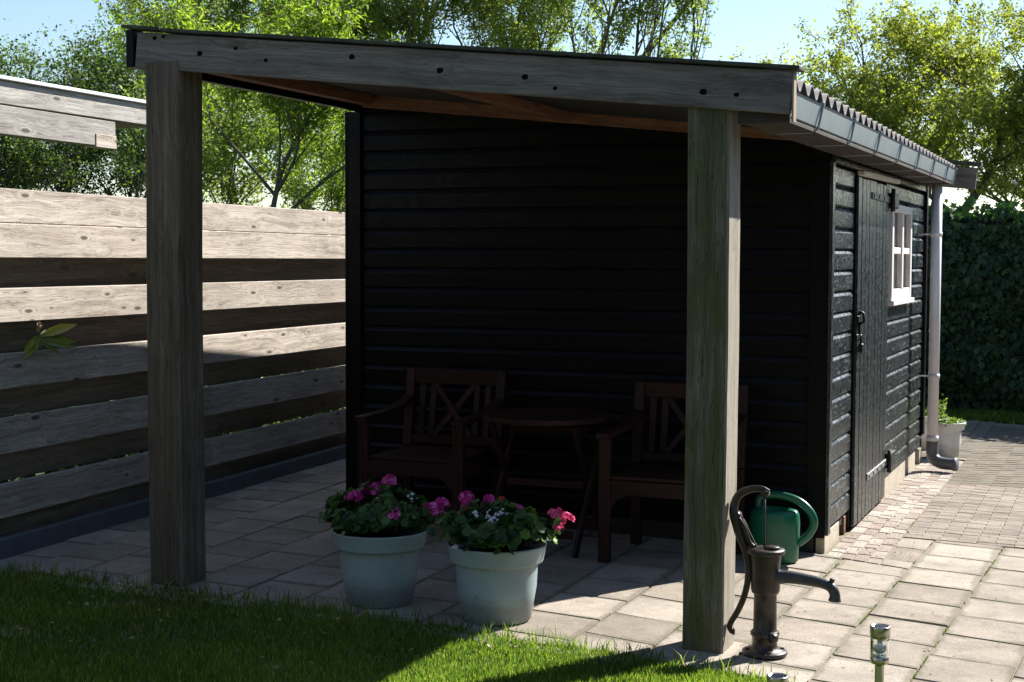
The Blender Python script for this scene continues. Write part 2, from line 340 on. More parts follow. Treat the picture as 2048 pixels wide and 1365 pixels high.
# ------------------------------------------------------------------ leaf clouds (numpy)
def leafmesh(pos,nrm,size,tmpl,col,mat_,up=None,jit=.6,asp=None):
    """pos Nx3, nrm Nx3 facing dirs, size N ; tmpl = (verts kx3 in (along,side,normal), faces)"""
    tv=np.array(tmpl[0],float); tf=tmpl[1]; n=len(pos); k=len(tv)
    nr=nrm+rng.normal(0,jit,(n,3)); nr/=np.linalg.norm(nr,axis=1,keepdims=True)+1e-9
    if up is None: a=rng.normal(0,1,(n,3))
    else: a=up+rng.normal(0,.25,(n,3))
    a-=nr*(a*nr).sum(1,keepdims=True); a/=np.linalg.norm(a,axis=1,keepdims=True)+1e-9
    b=np.cross(nr,a); size=np.asarray(size)*np.ones(n)
    V=pos[:,None,:]+size[:,None,None]*(tv[None,:,0:1]*a[:,None,:]+tv[None,:,1:2]*b[:,None,:]+tv[None,:,2:3]*nr[:,None,:])
    V=V.reshape(-1,3); me=bpy.data.meshes.new('m'); nf=len(tf)
    loops=np.concatenate([np.array(fc) for fc in tf]); tot=np.array([len(fc) for fc in tf]); L=len(loops)
    li=(loops[None,:]+(np.arange(n)*k)[:,None]).ravel()
    lt=np.tile(tot,n); ls=np.concatenate([[0],np.cumsum(lt)[:-1]])
    me.vertices.add(n*k); me.vertices.foreach_set('co',V.astype(np.float32).ravel())
    me.loops.add(n*L); me.loops.foreach_set('vertex_index',li.astype(np.int32))
    me.polygons.add(n*nf); me.polygons.foreach_set('loop_start',ls.astype(np.int32)); me.polygons.foreach_set('loop_total',lt.astype(np.int32))
    at=me.attributes.new('v','FLOAT','POINT'); at.data.foreach_set('value',np.repeat(np.clip(col,0,1),k).astype(np.float32))
    me.materials.append(mat_); me.update(calc_edges=True); return me
T_RH=([(0,0,0),(.5,.28,.05),(1,0,0),(.5,-.28,.05)],[(0,1,2,3)])
T_LONG=([(0,0,0),(.4,.14,.03),(1,0,-.08),(.4,-.14,.03)],[(0,1,2,3)])
T_LEAF=([(0,0,0),(.3,.2,.06),(.7,.17,.05),(1,0,-.1),(.7,-.17,.05),(.3,-.2,.06),(.5,0,0)],[(0,6,1),(1,6,2),(2,6,3),(3,6,4),(4,6,5),(5,6,0)])
T_IVY=([(0,0,0),(-.1,.35,0),(.3,.28,.03),(.45,.55,-.03),(.6,.24,.03),(1,0,-.08),(.6,-.24,.03),(.45,-.55,-.03),(.3,-.28,.03),(-.1,-.35,0)],[(0,1,2),(0,2,3,4),(0,4,5,6),(0,6,7,8),(0,8,9)])
def disc_t(n=8,cup=.18,fr=.08):
    v=[(0.,0.,0.)]+[((1+(fr if i%2 else -fr))*math.cos(2*math.pi*i/n)*.5,(1+(fr if i%2 else -fr))*math.sin(2*math.pi*i/n)*.5,cup*(1 if i%2 else .7)) for i in range(n)]
    return (v,[(0,1+i,1+(i+1)%n) for i in range(n)])
T_GER=disc_t(12,.20,.10)
T_PET=disc_t(5,.22,.0)

# ------------------------------------------------------------------ ground
def sheet(name,x0,x1,y0,y1,dz,mt,nx=2,ny=2,xs=None,**k):
    xs=xs or [x0,-5.6,.8,x1] ; xs=sorted(set([x for x in xs if x0<=x<=x1]+[x0,x1])); vs=[];fs=[]
    for x in xs: vs+=[(x,y0,gz(x)+dz),(x,y1,gz(x)+dz)]
    for i in range(len(xs)-1): fs.append((2*i,2*i+2,2*i+3,2*i+1))
    return link(name,mesh(vs,fs),mt,None,None,kind='structure',**k)
sheet('ground',-600,600,-300,900,-.07,mat['meadow'])
sand=sheet('sand_bed',-5.6,3.2,4.7,15.6,-.009,mat['sand'])
sheet('lawn',-5.9,3.2,-7.9,5.60,-.010,mat['lawnsoil'])

def clip(poly,a,b,c):   # keep a*x+b*y<=c
    out=[]
    for i in range(len(poly)):
        p=poly[i];q=poly[(i+1)%len(poly)]; dp=a*p[0]+b*p[1]-c; dq=a*q[0]+b*q[1]-c
        if dp<=0: out.append(p)
        if (dp<0<dq) or (dq<0<dp): t=dp/(dp-dq); out.append((p[0]+(q[0]-p[0])*t,p[1]+(q[1]-p[1])*t))
    return out
def slab(name,poly,mt,parent,z=0,h=.05,b=.004,gap=.004,tilt=.0015,rr=rnd):
    cx=sum(p[0] for p in poly)/len(poly); cy=sum(p[1] for p in poly)/len(poly)
    def ins(d):
        o=[]
        for x,y in poly:
            vx,vy=x-cx,y-cy; L=math.hypot(vx,vy); k=max(0,1-d*1.35/L); o.append((vx*k,vy*k))
        return o
    A=ins(gap); B=ins(gap+b); n=len(poly); zc=gz(cx)+z; tx=rr.uniform(-tilt,tilt)*4; ty=rr.uniform(-tilt,tilt)*4
    zz=lambda p,d:(p[0],p[1],-SL*p[0]+d+tx*p[0]+ty*p[1])
    vs=[zz(p,-h) for p in A]+[zz(p,-b) for p in A]+[zz(p,0) for p in B]
    fs=[tuple(range(2*n,3*n))]+[(i,(i+1)%n,n+(i+1)%n,n+i) for i in range(n)]+[(n+i,n+(i+1)%n,2*n+(i+1)%n,2*n+i) for i in range(n)]
    return link(name,mesh(vs,fs),mt,parent,Matrix.Translation((cx,cy,zc)))
patio=link('patio',None,None,None,None,kind='structure')
cols=[-5.40,-5.07,-4.77,-4.47,-4.14,-3.82,-3.485,-3.14,-2.80,-2.46,-2.105,-1.76,-1.405,-1.06,-.70,-.35,0.,.35,.70]
offs=[5.6,5.66,5.842,5.706,5.896,5.70,5.90,5.71,5.90,5.738,5.868,5.70,5.782,5.61,5.80,5.62,5.8,5.62]
skw=[0,.05,.03,-.02,0,0,-.03,-.05,-.07,-.10,-.22,-.22,-.16,-.15,-.15,-.15,-.15,-.15]
def lawn_edge(x):
    P=[(-7,5.69),(-5.1,5.66),(-4,5.67),(-3,5.655),(-2.3,5.62),(-1.65,5.56),(-1.2,5.46),(-.95,5.25),(-.6,5.12),(3.2,5.1)]
    return float(np.interp(x,[p[0] for p in P],[p[1] for p in P]))
FENX=lambda y:-5.234-.062*(y-5.832)
for i in range(len(cols)-1):
    xa,xb=cols[i],cols[i+1]; pitch=.382
    dr=lambda x,y: x+.028*(x+2.2)*(y-6.5)
    for k in range(-3,14):
        ya=offs[i]+k*pitch; yb=ya+pitch; s=skw[i]*(xb-xa)
        poly=[(dr(xa,ya),ya),(dr(xb,ya+s),ya+s),(dr(xb,yb+s),yb+s),(dr(xa,yb),yb)]
        cx=(xa+xb)/2; 
        ylo=lawn_edge(cx)-.12 ; yhi=8.02 if -4.3<cx<-1.5 else (10.2 if cx<=-4.3 else 8.72)
        poly=clip(poly,0,-1,-ylo); 
        if len(poly)<3: continue
        poly=clip(poly,0,1,yhi)
        if len(poly)<3: continue
        if -1.3<cx<-1.1:
            up_=clip(clip(poly,-.28,-1,-(7.985-.28*1.52)),-1,0,1.172)
            if len(up_)>=3 and max(p[1] for p in up_)-min(p[1] for p in up_)>.06: slab('paving_slab',up_,mat['tile'],patio,z=rnd.uniform(-.003,.002),tilt=.001)
        if -1.5<cx<-1.03+.02 or (-1.76<cx<-1.4):
            if cx<-1.06: poly=clip(poly,.28,1,7.985-.28*1.52)   # up to the cobble strip
            if len(poly)<3: continue
        poly=clip(poly,-1,-.062,5.234-.062*5.832)   # stop at the fence plinth
        if len(poly)<3: continue
        xs=[p[0] for p in poly]; ys=[p[1] for p in poly]
        if (max(xs)-min(xs))<.03 or (max(ys)-min(ys))<.03: continue
        slab('paving_slab',poly,mat['tile'],patio,z=rnd.uniform(-.003,.002),tilt=.0015)
# pinkish filler bricks against the fence plinth are the first narrow column; cobble strip along the door wall
strip=link('cobble_strip',None,None,None,None,kind='structure')
rs=random.Random(3)
for ci in range(4):
    x0=-1.475+ci*.075; x1=x0+.075; y=7.99-.28*(x0+1.52)
    first=True
    while y<12.2:
        h=rs.choice([.10,.195,.20,.20,.20,.205,.12]); s=-.02
        if first: 
            h=rs.choice([.09,.13,.17,.2])
        poly=[(x0,y+(.0 if not first else 0)),(x1,y-.021 if first else y+s*.075),(x1,y+h+s*.075),(x0,y+h)]
        slab('paving_brick',poly,mat['brick'],strip,z=rs.uniform(-.0012,.0012),gap=.003,b=.005,tilt=.0012,rr=rs)
        y+=h+.002; first=False
drive=link('driveway',None,None,None,None,kind='structure')
rs=random.Random(5); rest=MB(); cnt=0; y=8.74; row=0
while y<15.0:
    x=-1.168
    first=True
    while x<.6:
        L=.205 if not (first and row%2) else .10
        poly=[(x,y),(x+L-.001,y),(x+L-.001,y+.0598),(x,y+.0598)]
        far = y>11.0 or x>-.1
        if not far and cnt<290:
            slab('driveway_brick',poly,mat['driveway'],drive,z=rs.uniform(-.0015,.0015),gap=.0012,b=.0015,tilt=.0012,rr=rs); cnt+=1
        else:
            zc=gz(x)+rs.uniform(-.0015,.0015); rest.box(x+.0005,x+L-.001,y+.0005,y+.059,zc-.04,zc,.0012)
        x+=L; first=False
    y+=.0605; row+=1
link('brick_paving',rest.me(),mat['driveway'],drive,None,kind='stuff')
bk=MB(); rs2=random.Random(9)
yy=12.3
while yy<15.4:
    xx=-5.2
    while xx<-1.17:
        zc=gz(xx)+rs2.uniform(-.003,.003); bk.box(xx+.002,min(xx+.203,-1.169),yy+.002,yy+.056,zc-.04,zc,.004); xx+=.205
    yy+=.0605
link('brick_paving',bk.me(),mat['driveway'],drive,None,kind='stuff')

# ------------------------------------------------------------------ shed with lean-to
shed=thing('shed','long black boarded shed with open lean-to on two thick posts in front','shed',(-3,8,0))
def roofz(x): return 2.671-.1046*(x+4.33)
GY=8.04; WX=-1.485; LX=-4.43; BY=12.1
BP=.1186; B0=.12
def board_profile(x0,x1,y0,y1,axis,k,zlo,zhi,mt,z_top_fn=None):
    """weatherboard: face, chamfer on top, lip at bottom"""
    z0=zlo;z1=zhi; L=(x1-x0) if axis=='x' else (y1-y0); nseg=max(1,int(L/.12))
    prof=[(0.0,z0+.001),(.020,z0+.006),(.0215,z0+.010),(.0215,z1-.026),(.0195,z1-.022),(.004,z1-.003),(0.0,z1-.002)]
    vs=[];fs=[];rr=random.Random(int(k*13+L*100))
    for j in range(nseg+1):
        t=-L/2+L*j/nseg; wob=rr.uniform(-.0012,.0012)
        for (d,z) in prof: vs.append((t,-(d+wob*(d>.01)),z+wob*.8))
    n=len(prof)
    for j in range(nseg):
        for i in range(n-1): a=j*n+i; fs.append((a,a+n,a+n+1,a+1)[::-1])
    fs.append(tuple(range(n))); fs.append(tuple(nseg*n+i for i in range(n))[::-1])
    me=mesh(vs,fs)
    if axis=='x': M=Matrix.Translation(((x0+x1)/2,y0,0))
    else: M=Matrix.Translation((x0,(y0+y1)/2,0))@Matrix.Rotation(R(90),4,'Z')
    return link('board',me,mt,shed,M)
# wall cores
core=MB(); core.box(LX+.03,WX-.04,GY+.03,BY-.03,.02,2.12,.002)
# the core is hollow where the window is: build as thin panels instead
core=MB()
core.box(LX+.02,WX-.02,GY+.022,GY+.05,.06,2.20,.001)          # behind gable boards
core.box(LX,LX+.03,GY+.02,BY,.06,2.50,.001)                      # left wall
core.box(LX,WX,BY-.03,BY,.06,2.2,.001)                       # back wall
core.box(WX-.05,WX-.022,GY+.05,10.09,.06,2.3,.001)           # door wall pieces round the window opening
core.box(WX-.05,WX-.022,11.11,BY-.03,.06,2.3,.001)
core.box(WX-.05,WX-.022,10.09,11.26,.06,1.33,.001)
core.box(WX-.05,WX-.022,10.09,11.26,1.99,2.3,.001)
core.box(LX+.05,WX-.1,GY+.06,BY-.05,.03,.05,.001)
link('wall',core.me(),mat['dark'],shed,None)
sl=MB()
sl.add([(LX+.02,GY+.023,2.2),(WX-.02,GY+.023,2.2),(WX-.02,GY+.023,roofz(WX)-.02),(LX+.02,GY+.023,roofz(LX)-.02)],[(0,1,2,3)])
link('gable_sheathing',sl.me(),mat['dark'],shed,None); sl=MB()
sl.add([(LX+.02,BY-.001,2.2),(WX-.02,BY-.001,2.2),(WX-.02,BY-.001,roofz(WX)-.02),(LX+.02,BY-.001,roofz(LX)-.02)],[(3,2,1,0)])
link('gable_sheathing',sl.me(),mat['dark'],shed,None)
k=0
while True:
    zl=B0+k*BP
    if zl>2.55: break
    # gable board shortened where the sloping top plate passes
    xr=WX-.105
    if zl+BP>roofz(xr)-.11: xr=min(xr,-4.33+(2.671-.09-zl-.06)/.1046)
    xl=LX+.085
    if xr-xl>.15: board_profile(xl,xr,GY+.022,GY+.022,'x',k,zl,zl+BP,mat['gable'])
    k+=1
# nail heads on the gable boards
nh=MB(); rn_=random.Random(12)
for k in range(20):
    for xn in (-4.28,-3.55,-2.85,-2.15,-1.66):
        zn=B0+k*BP+.03+rn_.uniform(-.004,.004); xx=xn+rn_.uniform(-.012,.012)
        if zn<roofz(xx)-.17: nh.tube([(xx,GY-.0012,zn),(xx,GY+.004,zn)],.0035,6,sm=False)
link('nail_heads',nh.me(),mat['iron'],shed,None,kind='stuff')
# door wall boards
DY0,DY1=8.80,10.02; WY0,WY1=10.13,11.10; WZ0,WZ1=1.33,1.985
k=0
def dwall(y0,y1,k,zl): 
    board_profile(WX-.022,WX-.022,y0,y1,'y',k+y0,zl,zl+BP,mat['board'])
while B0+k*BP<2.2:
    zl=B0+k*BP
    if zl<2.02: dwall(GY+.05,DY0-.01,k,zl)
    if zl>WZ0-.09 and zl<WZ1-.03: dwall(DY1+.01,WY0-.012,k+50,zl); dwall(WY1+.03,BY-.1,k+80,zl)
    elif zl<2.10: dwall(DY1+.01,BY-.1,k+20,zl)
    k+=1
# top fascia board of door wall
plank('board',(WX+.004,GY+.05,2.215),(WX+.004,BY-.1,2.225),.17,.022,mat['board'],shed)
# corner boards
def vboard(name,x,y,z0,z1,wx,wy,mt,par=None,b=.003): return plank(name,(x,y,z0),(x,y,z1),wx,wy,mt,par or shed,up=(1,0,0),b=b)
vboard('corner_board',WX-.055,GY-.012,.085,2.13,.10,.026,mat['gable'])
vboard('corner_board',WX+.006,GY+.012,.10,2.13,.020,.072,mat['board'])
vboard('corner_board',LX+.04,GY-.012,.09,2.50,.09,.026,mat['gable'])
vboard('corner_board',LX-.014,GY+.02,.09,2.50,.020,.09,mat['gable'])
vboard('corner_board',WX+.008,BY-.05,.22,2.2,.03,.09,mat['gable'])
# plinth
plank('plinth',(LX+.06,GY+.03,.05),(WX-.07,GY+.03,.05),.12,.05,mat['soffit'],shed)
plank('plinth',(WX-.035,GY+.02,.045),(WX-.035,GY+.46,.045),.11,.05,mat['sandstone'],shed)
plank('plinth',(WX-.035,GY+.62,.045),(WX-.035,GY+.68,.045),.11,.05,mat['rafter'],shed)
plank('plinth',(WX-.035,DY1+.03,.05),(WX-.035,BY-.3,.05),.125,.05,mat['sandstone'],shed)
plank('plinth',(WX-.02,BY-.16,.05),(WX-.02,BY-.02,.05),.125,.05,mat['sandstone'],shed)
# door
door=link('door',None,None,shed,Matrix.Translation((WX,9.4,0)))
npk=9; dw=(DY1-DY0)/npk
for i in range(npk):
    y0=DY0+i*dw; 
    pl=MB(); 
    # tongue and groove plank: bevelled long edges
    v,fa=bbox(-.011,.011,-dw/2+.0015,dw/2-.0015,-1.04,1.04,.007); pl.add(v,fa)
    me=pl.me(); 
    # local x must run along length for the grain: rotate
    M=Matrix.Translation((WX+.012+rnd.uniform(-.001,.001),y0+dw/2,1.055+rnd.uniform(-.004,.004)))
    link('plank',me,mat['doorb'],door,M)
bk=MB(); bk.box(WX-.03,WX-.005,DY0-.03,DY1+.03,.02,2.1,.001); link('backing',bk.me(),mat['dark'],door,None)
plank('drip_strip',(WX+.03,8.82,2.115),(WX+.03,10.30,2.135),.032,.045,mat['white'],door,b=.006)
def hinge(z,y0,y1,mt,holes):
    h=link('hinge',None,None,door,Matrix.Translation((WX+.03,y1,z)))
    s=MB(); s.box(WX+.024,WX+.031,y0,y1-.06,z-.021,z+.021,.002)
    link('strap',s.me(),mt,h,None)
    s=MB(); s.box(WX+.008,WX+.05,y1-.07,y1+.17,z-.05,z+.05,.006); s.tube([(WX+.045,y1-.075,z-.075),(WX+.045,y1-.075,z+.075)],.014,10); link('hinge_block',s.me(),mat['iron'],h,None)
    s=MB()
    for j in range(holes):
        yy=y0+.06+j*(y1-y0-.22)/(holes-1); s.tube([(WX+.029,yy,z),(WX+.034,yy,z)],.013,8)
    link('bolt',s.me(),mat['iron'],h,None)
hinge(2.0,9.26,10.10,mat['iron'],4); hinge(.257,9.24,10.12,mat['galv'],5)
lt=MB(); lt.box(WX+.02,WX+.034,DY0-.02,DY0+.13,1.235,1.275,.004); lt.tube([(WX+.03,DY0+.03,1.30),(WX+.055,DY0+.03,1.29),(WX+.06,DY0+.03,1.24),(WX+.03,DY0+.03,1.22)],.009,8); lt.box(WX+.02,WX+.036,DY0+.05,DY0+.10,1.16,1.30,.004)
link('latch',lt.me(),mat['iron'],door,None)
pk=MB(); pk.box(WX+.022,WX+.030,DY0-.03,DY0+.14,1.135,1.165,.003); pk.box(WX+.03,WX+.055,DY0+.015,DY0+.075,1.055,1.11,.006); pk.tube(smoothpath([(WX+.042,DY0+.025,1.10),(WX+.042,DY0+.027,1.145),(WX+.042,DY0+.045,1.16),(WX+.042,DY0+.063,1.145),(WX+.042,DY0+.065,1.10)]),.005,8)
link('padlock',pk.me(),mat['iron'],door,None)
# window
win=link('window',None,None,shed,Matrix.Translation((WX,10.7,1.65)))
def bar(nm,y0,y1,z0,z1,x0=-.02,x1=.03,par=win,b=.003,mt='white'):
    s=MB(); s.box(WX+x0,WX+x1,y0,y1,z0,z1,b); return link(nm,s.me(),mat[mt],par,None)
bar('frame',WY0,WY0+.075,WZ0,WZ1); bar('frame',WY1-.075,WY1,WZ0,WZ1); bar('frame',WY0+.075,WY1-.075,WZ1-.055,WZ1,-.02,.028); bar('frame',WY0+.075,WY1-.075,WZ0,WZ0+.075,-.02,.028)
ym=(WY0+WY1)/2
bar('mullion',ym-.035,ym+.035,WZ0+.075,WZ1-.055,-.018,.033); zm=(WZ0+WZ1)/2+.01
bar('glazing_bar',WY0+.075,ym-.035,zm-.022,zm+.022,-.016,.024); bar('glazing_bar',ym+.035,WY1-.075,zm-.022,zm+.022,-.016,.024)
for a,b_ in ((WY0+.077,ym-.037),(ym+.037,WY1-.077)):
    for c0,c1 in ((WZ0+.077,zm-.024),(zm+.024,WZ1-.057)): bar('pane',a,b_,c0,c1,-.006,-.002,b=.0004,mt='pane')
bar('curtain',WY0+.05,WY1-.05,WZ0,WZ1,-.12,-.115,mt='white',b=.001)
bar('sill',WY0-.02,WY1+.05,WZ0-.034,WZ0,-.02,.048)
# posts
def post(x0,x1,y0,y1,z0,z1,mt,nm='post'):
    rr=random.Random(int(abs(x0)*100)); vs=[];fs=[];n=26; c=.008
    ring=[(x0+c,y0),(x1-c,y0),(x1,y0+c),(x1,y1-c),(x1-c,y1),(x0+c,y1),(x0,y1-c),(x0,y0+c)]
    cx,cy=(x0+x1)/2,(y0+y1)/2
    L=z1-z0
    for i in range(n+1):
        t=i/n; ox=.003*math.sin(t*5+x0)+rr.uniform(-.0006,.0006); oy=.003*math.cos(t*4+x0)
        for (x,y) in ring: vs.append((-L/2+L*t,(x-cx+ox)*-1,(y-cy+oy)))
    m8=8
    for i in range(n):
        for q in range(m8): a=i*m8+q; b=i*m8+(q+1)%m8; fs.append((a,b,b+m8,a+m8))
    fs.append(tuple(range(m8))[::-1]); fs.append(tuple(n*m8+q for q in range(m8)))
    M=Matrix(((0,-1,0,cx),(0,0,1,cy),(1,0,0,(z0+z1)/2),(0,0,0,1)))
    me=mesh(vs,fs)
    bm_flip=True
    return link(nm,me,mt,shed,M)
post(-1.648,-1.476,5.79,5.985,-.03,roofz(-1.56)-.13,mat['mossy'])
post(-4.262,-4.075,5.755,5.955,.03,roofz(-4.17)-.14,mat['post'])
# front beam (sloping) with knots
def slopebeam(nm,x0,x1,y0,y1,dep,off,mt,par=None):
    p0=(x0,(y0+y1)/2,roofz(x0)-off-dep/2); p1=(x1,(y0+y1)/2,roofz(x1)-off-dep/2)
    return plank(nm,p0,p1,dep,abs(y1-y0),mt,par or shed,b=.004)
fb=slopebeam('front_beam',-4.315,-1.222,5.765,5.80,.166,.010,mat['beam'])
slopebeam('front_beam_backing',-4.315,-1.35,5.80,5.845,.12,.008,mat['rafter'])
for (x,z,rr_) in [(-3.96,2.542,.015),(-3.765,2.555,.011),(-3.606,2.493,.011),(-3.166,2.487,.015),(-2.738,2.408,.016),(-2.344,2.363,.015),(-2.209,2.31,.010),(-1.576,2.27,.016),(-1.441,2.253,.011),(-4.208,2.625,.012),(-4.16,2.63,.010)]:
    rr_*=.8
    s=MB(); vs=[(x+rr_*1.15*math.cos(a)*(1+.12*math.sin(3*a+x*9)),5.7635,z+rr_*math.sin(a)*(1+.1*math.cos(2*a))) for a in [2*math.pi*q/12 for q in range(12)]]
    vs2=[(x+(v[0]-x)*1.12,5.7655,z+(v[2]-z)*1.12) for v in vs]
    vs3=[(x+(v[0]-x)*.55,5.7648,z+(v[2]-z)*.55) for v in vs]
    s.add(vs+vs2+vs3,[tuple(range(24,36))[::-1]]+[(q,(q+1)%12,24+(q+1)%12,24+q)[::-1] for q in range(12)]+[(q,(q+1)%12,12+(q+1)%12,12+q) for q in range(12)])
    link('knot',s.me(),mat['knot'],shed,None)
# barge / side rafters along Y
def yrafter(nm,x,wid,dep,y0,y1,mt,off=.01):
    z=roofz(x)-off-dep/2; return plank(nm,(x,y0,z),(x,y1,z),dep,wid,mt,shed,b=.004)
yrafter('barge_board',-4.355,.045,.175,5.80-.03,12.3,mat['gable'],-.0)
yrafter('rafter',-4.27,.07,.125,5.85,8.0,mat['rafter'])
yrafter('rafter',-2.985,.06,.13,5.85,8.0,mat['rafter'])
yrafter('rafter',-1.47,.05,.10,5.85,GY-.01,mat['rafterlight'],.01)
plank('eaves_soffit',(-1.342,5.815,2.152),(-1.342,11.8,2.190),.018,.19,mat['soffit'],shed,b=.002)
# top plate on the gable
slopebeam('top_plate',-4.30,-1.50,7.955,8.012,.105,.042,mat['rafter'])
# roof edging over the beam
for (xa,xb,dz) in ((-4.385,-4.17,.006),(-4.168,-1.19,.0)):
    plank('roof_edging',(xa,5.80,roofz(xa)+.006+dz),(xb,5.80,roofz(xb)+.004+dz),.016,.11,mat['rooffelt'],shed,b=.003)
# corrugated roof
PW=.177; vs=[];fs=[]; ys=np.arange(5.87,12.26,PW/10); xs_=[-4.33,-3.6,-2.8,-2.0,-1.262]; n=len(xs_)
for side in (0,1):
    for yv in ys:
        zz=.026*math.cos(2*math.pi*yv/PW)
        for x in xs_: vs.append((x,yv,roofz(x)-.022-.004*(x+4.4)/3.14+zz-side*.009))
m2=len(ys)*n
for i in range(len(ys)-1):
    for j in range(n-1):
        a=i*n+j; fs.append((a,a+1,a+n+1,a+n)); fs.append((a+m2,a+n+m2,a+n+1+m2,a+1+m2))
    a=i*n+n-1; fs.append((a,a+m2,a+n+m2,a+n)); a=i*n; fs.append((a,a+n,a+n+m2,a+m2))
link('corrugated_roof',mesh(vs,fs,True),mat['corr'],shed,None)
plank('roof_underlay',(-4.36,9.0,roofz(-4.36)-.066),(-1.30,9.0,roofz(-1.30)-.10),.008,6.2,mat['dark'],shed,b=.001)
# gutter
gut=link('gutter',None,None,shed,Matrix.Translation((-1.3,9,2.2)))
def gprof(y): # outer section at y: wall side -> bottom -> outer lip
    dz=.006*(y-5.9)
    return [(-1.40,2.285+dz),(-1.395,2.175+dz),(-1.385,2.168+dz),(-1.262,2.165+dz),(-1.245,2.172+dz),(-1.223,2.252+dz),(-1.217,2.262+dz),(-1.225,2.266+dz),(-1.233,2.258+dz),(-1.252,2.182+dz),(-1.262,2.174+dz),(-1.380,2.177+dz),(-1.390,2.285+dz)]
vs=[];fs=[];ysg=np.linspace(5.83,11.78,14); q=len(gprof(6))
for yv in ysg: vs+=[(x,yv,z) for x,z in gprof(yv)]
for i in range(len(ysg)-1):
    for j in range(q): a=i*q+j;b=i*q+(j+1)%q; fs.append((a,b,b+q,a+q)[::-1])
fs.append(tuple(range(q))); fs.append(tuple((len(ysg)-1)*q+j for j in range(q))[::-1])
link('gutter_channel',mesh(vs,fs),mat['gutter'],gut,None)
me0=None
for yb in (6.38,7.18,7.98,8.78,9.58,10.38,11.18,11.72):
    if yb:
        dz=.006*(yb-5.9); P=[(-1.445,yb,2.150+dz),(-1.40,yb,2.147+dz),(-1.262,yb,2.147+dz),(-1.238,yb,2.158+dz),(-1.218,yb,2.252+dz),(-1.212,yb,2.266+dz),(-1.228,yb,2.272+dz)]
        s=MB(); s.tube(P,.0055,6,flat=1.); link('gutter_bracket',s.me(),mat['gutterclip'],gut,None)
s=MB(); s.box(-1.445,-1.236,5.803,5.815,2.142,2.192,.001); link('end_board',s.me(),mat['soffit'],shed,None)
# end beams at the far side
slopebeam('far_beam',-4.3,-1.12,12.26,12.30,.17,.0,mat['beam'])
plank('roof_edging',(-4.36,12.28,roofz(-4.36)+.03),(-1.08,12.28,roofz(-1.08)+.03),.03,.12,mat['rooffelt'],shed,b=.003)
# small end trim at the beam end
plank('end_trim',(-1.218,5.79,roofz(-1.2)-.005),(-1.218,5.79,roofz(-1.2)-.205),.05,.008,mat['rafterlight'],shed,up=(0,1,0),b=.001)
# downpipe
dp=link('downpipe',None,None,shed,Matrix.Translation((-1.345,11.6,0)))
PX,PY=-1.342,11.6
s=MB(); s.tube([(PX,PY,.185),(PX,PY,2.19)],.040,20); link('pipe',s.me(),mat['pipe'],dp,None)
for z in (.245,.72,1.80): s=MB(); s.tube([(PX,PY,z-.018),(PX,PY,z+.018)],.0445,20); s.tube([(PX,PY,z),(WX+.01,PY+.0,z)],.006,6); link('pipe_clip',s.me(),mat['pipe'],dp,None)
s=MB(); s.tube(smoothpath([(PX,PY,.22),(PX,PY,.13),(PX+.02,PY-.012,.085),(PX+.075,PY-.03,.062),(PX+.17,PY-.06,.060)],5),[.046]*5+[.046]*16,20,cap=False); 
s.tube([(PX+.165,PY-.058,.060),(PX+.185,PY-.065,.060)],.051,20); link('elbow',s.me(),mat['pipegrey'],dp,None)

# ------------------------------------------------------------------ fence
fence=thing('fence','weathered board on board fence on a concrete plinth left of the black shed','fence',(-5.2,6.9,.07))
Q=lambda z:1.6+(z-1.6)*1.025
Bf=[(Q(a),Q(b)) for a,b in [(1.774,1.944),(1.600,1.772),(1.28,1.451),(.952,1.127),(.629,.809),(.31,.481)]]
Yf0,Yf1=3.2,13.8
def fboard(z0,z1,off,mt,y0=Yf0,y1=Yf1,nm='board'):
    zc=(z0+z1)/2; plank(nm,(FENX(y0)+off,y0,zc),(FENX(y1)+off,y1,zc),z1-z0,.030,mt,fence,b=.004)
for a,b in Bf: fboard(a,b,-.017+rnd.uniform(-.002,.002),mat['fence'])
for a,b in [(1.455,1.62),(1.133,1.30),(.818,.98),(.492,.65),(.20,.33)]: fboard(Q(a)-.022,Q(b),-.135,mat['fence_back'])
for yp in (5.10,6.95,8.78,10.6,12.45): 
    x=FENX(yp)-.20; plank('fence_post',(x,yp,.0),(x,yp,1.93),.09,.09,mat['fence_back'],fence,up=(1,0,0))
for j in range(5):
    y0=Yf0+j*2.1; y1=y0+2.097; plank('plinth_panel',(FENX(y0)-.02,y0,.06),(FENX(y1)-.02,y1,.06),.235,.05,mat['concrete'],fence,b=.008)

# ------------------------------------------------------------------ neighbour's canopy beyond the fence
can=thing('canopy','silvery timber canopy roof with white edge trim rising behind the fence','canopy roof',(-7,6,0))
cx=lambda y:-6.0-.06*(y-6.7)
plank('fascia_board',(cx(2),2,2.535),(cx(8.6),8.6,2.56),.135,.035,mat['canopy'],can)
plank('edge_trim',(cx(2)+.01,2,2.613),(cx(8.62)+.01,8.62,2.64),.022,.07,mat['trim'],can)
plank('beam',(cx(2)-.03,2,2.39),(cx(7.86)-.03,7.86,2.395),.165,.10,mat['canopy'],can)
plank('beam_end_block',(cx(7.62)-.022,7.64,2.345),(cx(7.87)-.022,7.865,2.345),.085,.094,mat['fence'],can)
plank('end_beam',(cx(8.4)-.06,8.45,2.55),(cx(8.4)-3.2,8.45,2.6),.11,.05,mat['canopy'],can)
plank('roof_deck',(cx(5)-.04,5.3,2.60),(cx(5)-3.2,5.3,2.64),.03,6.6,mat['canopy'],can,b=.002) if False else None
s=MB(); s.box(-9.3,-6.1,2.0,8.55,2.585,2.605,.002); link('roof_deck',s.me(),mat['canopy'],can,None)
for yy in (2.4,5.9): plank('post',(cx(yy)-.03,yy,-.05),(cx(yy)-.03,yy,2.31),.12,.12,mat['canopy'],can,up=(1,0,0))

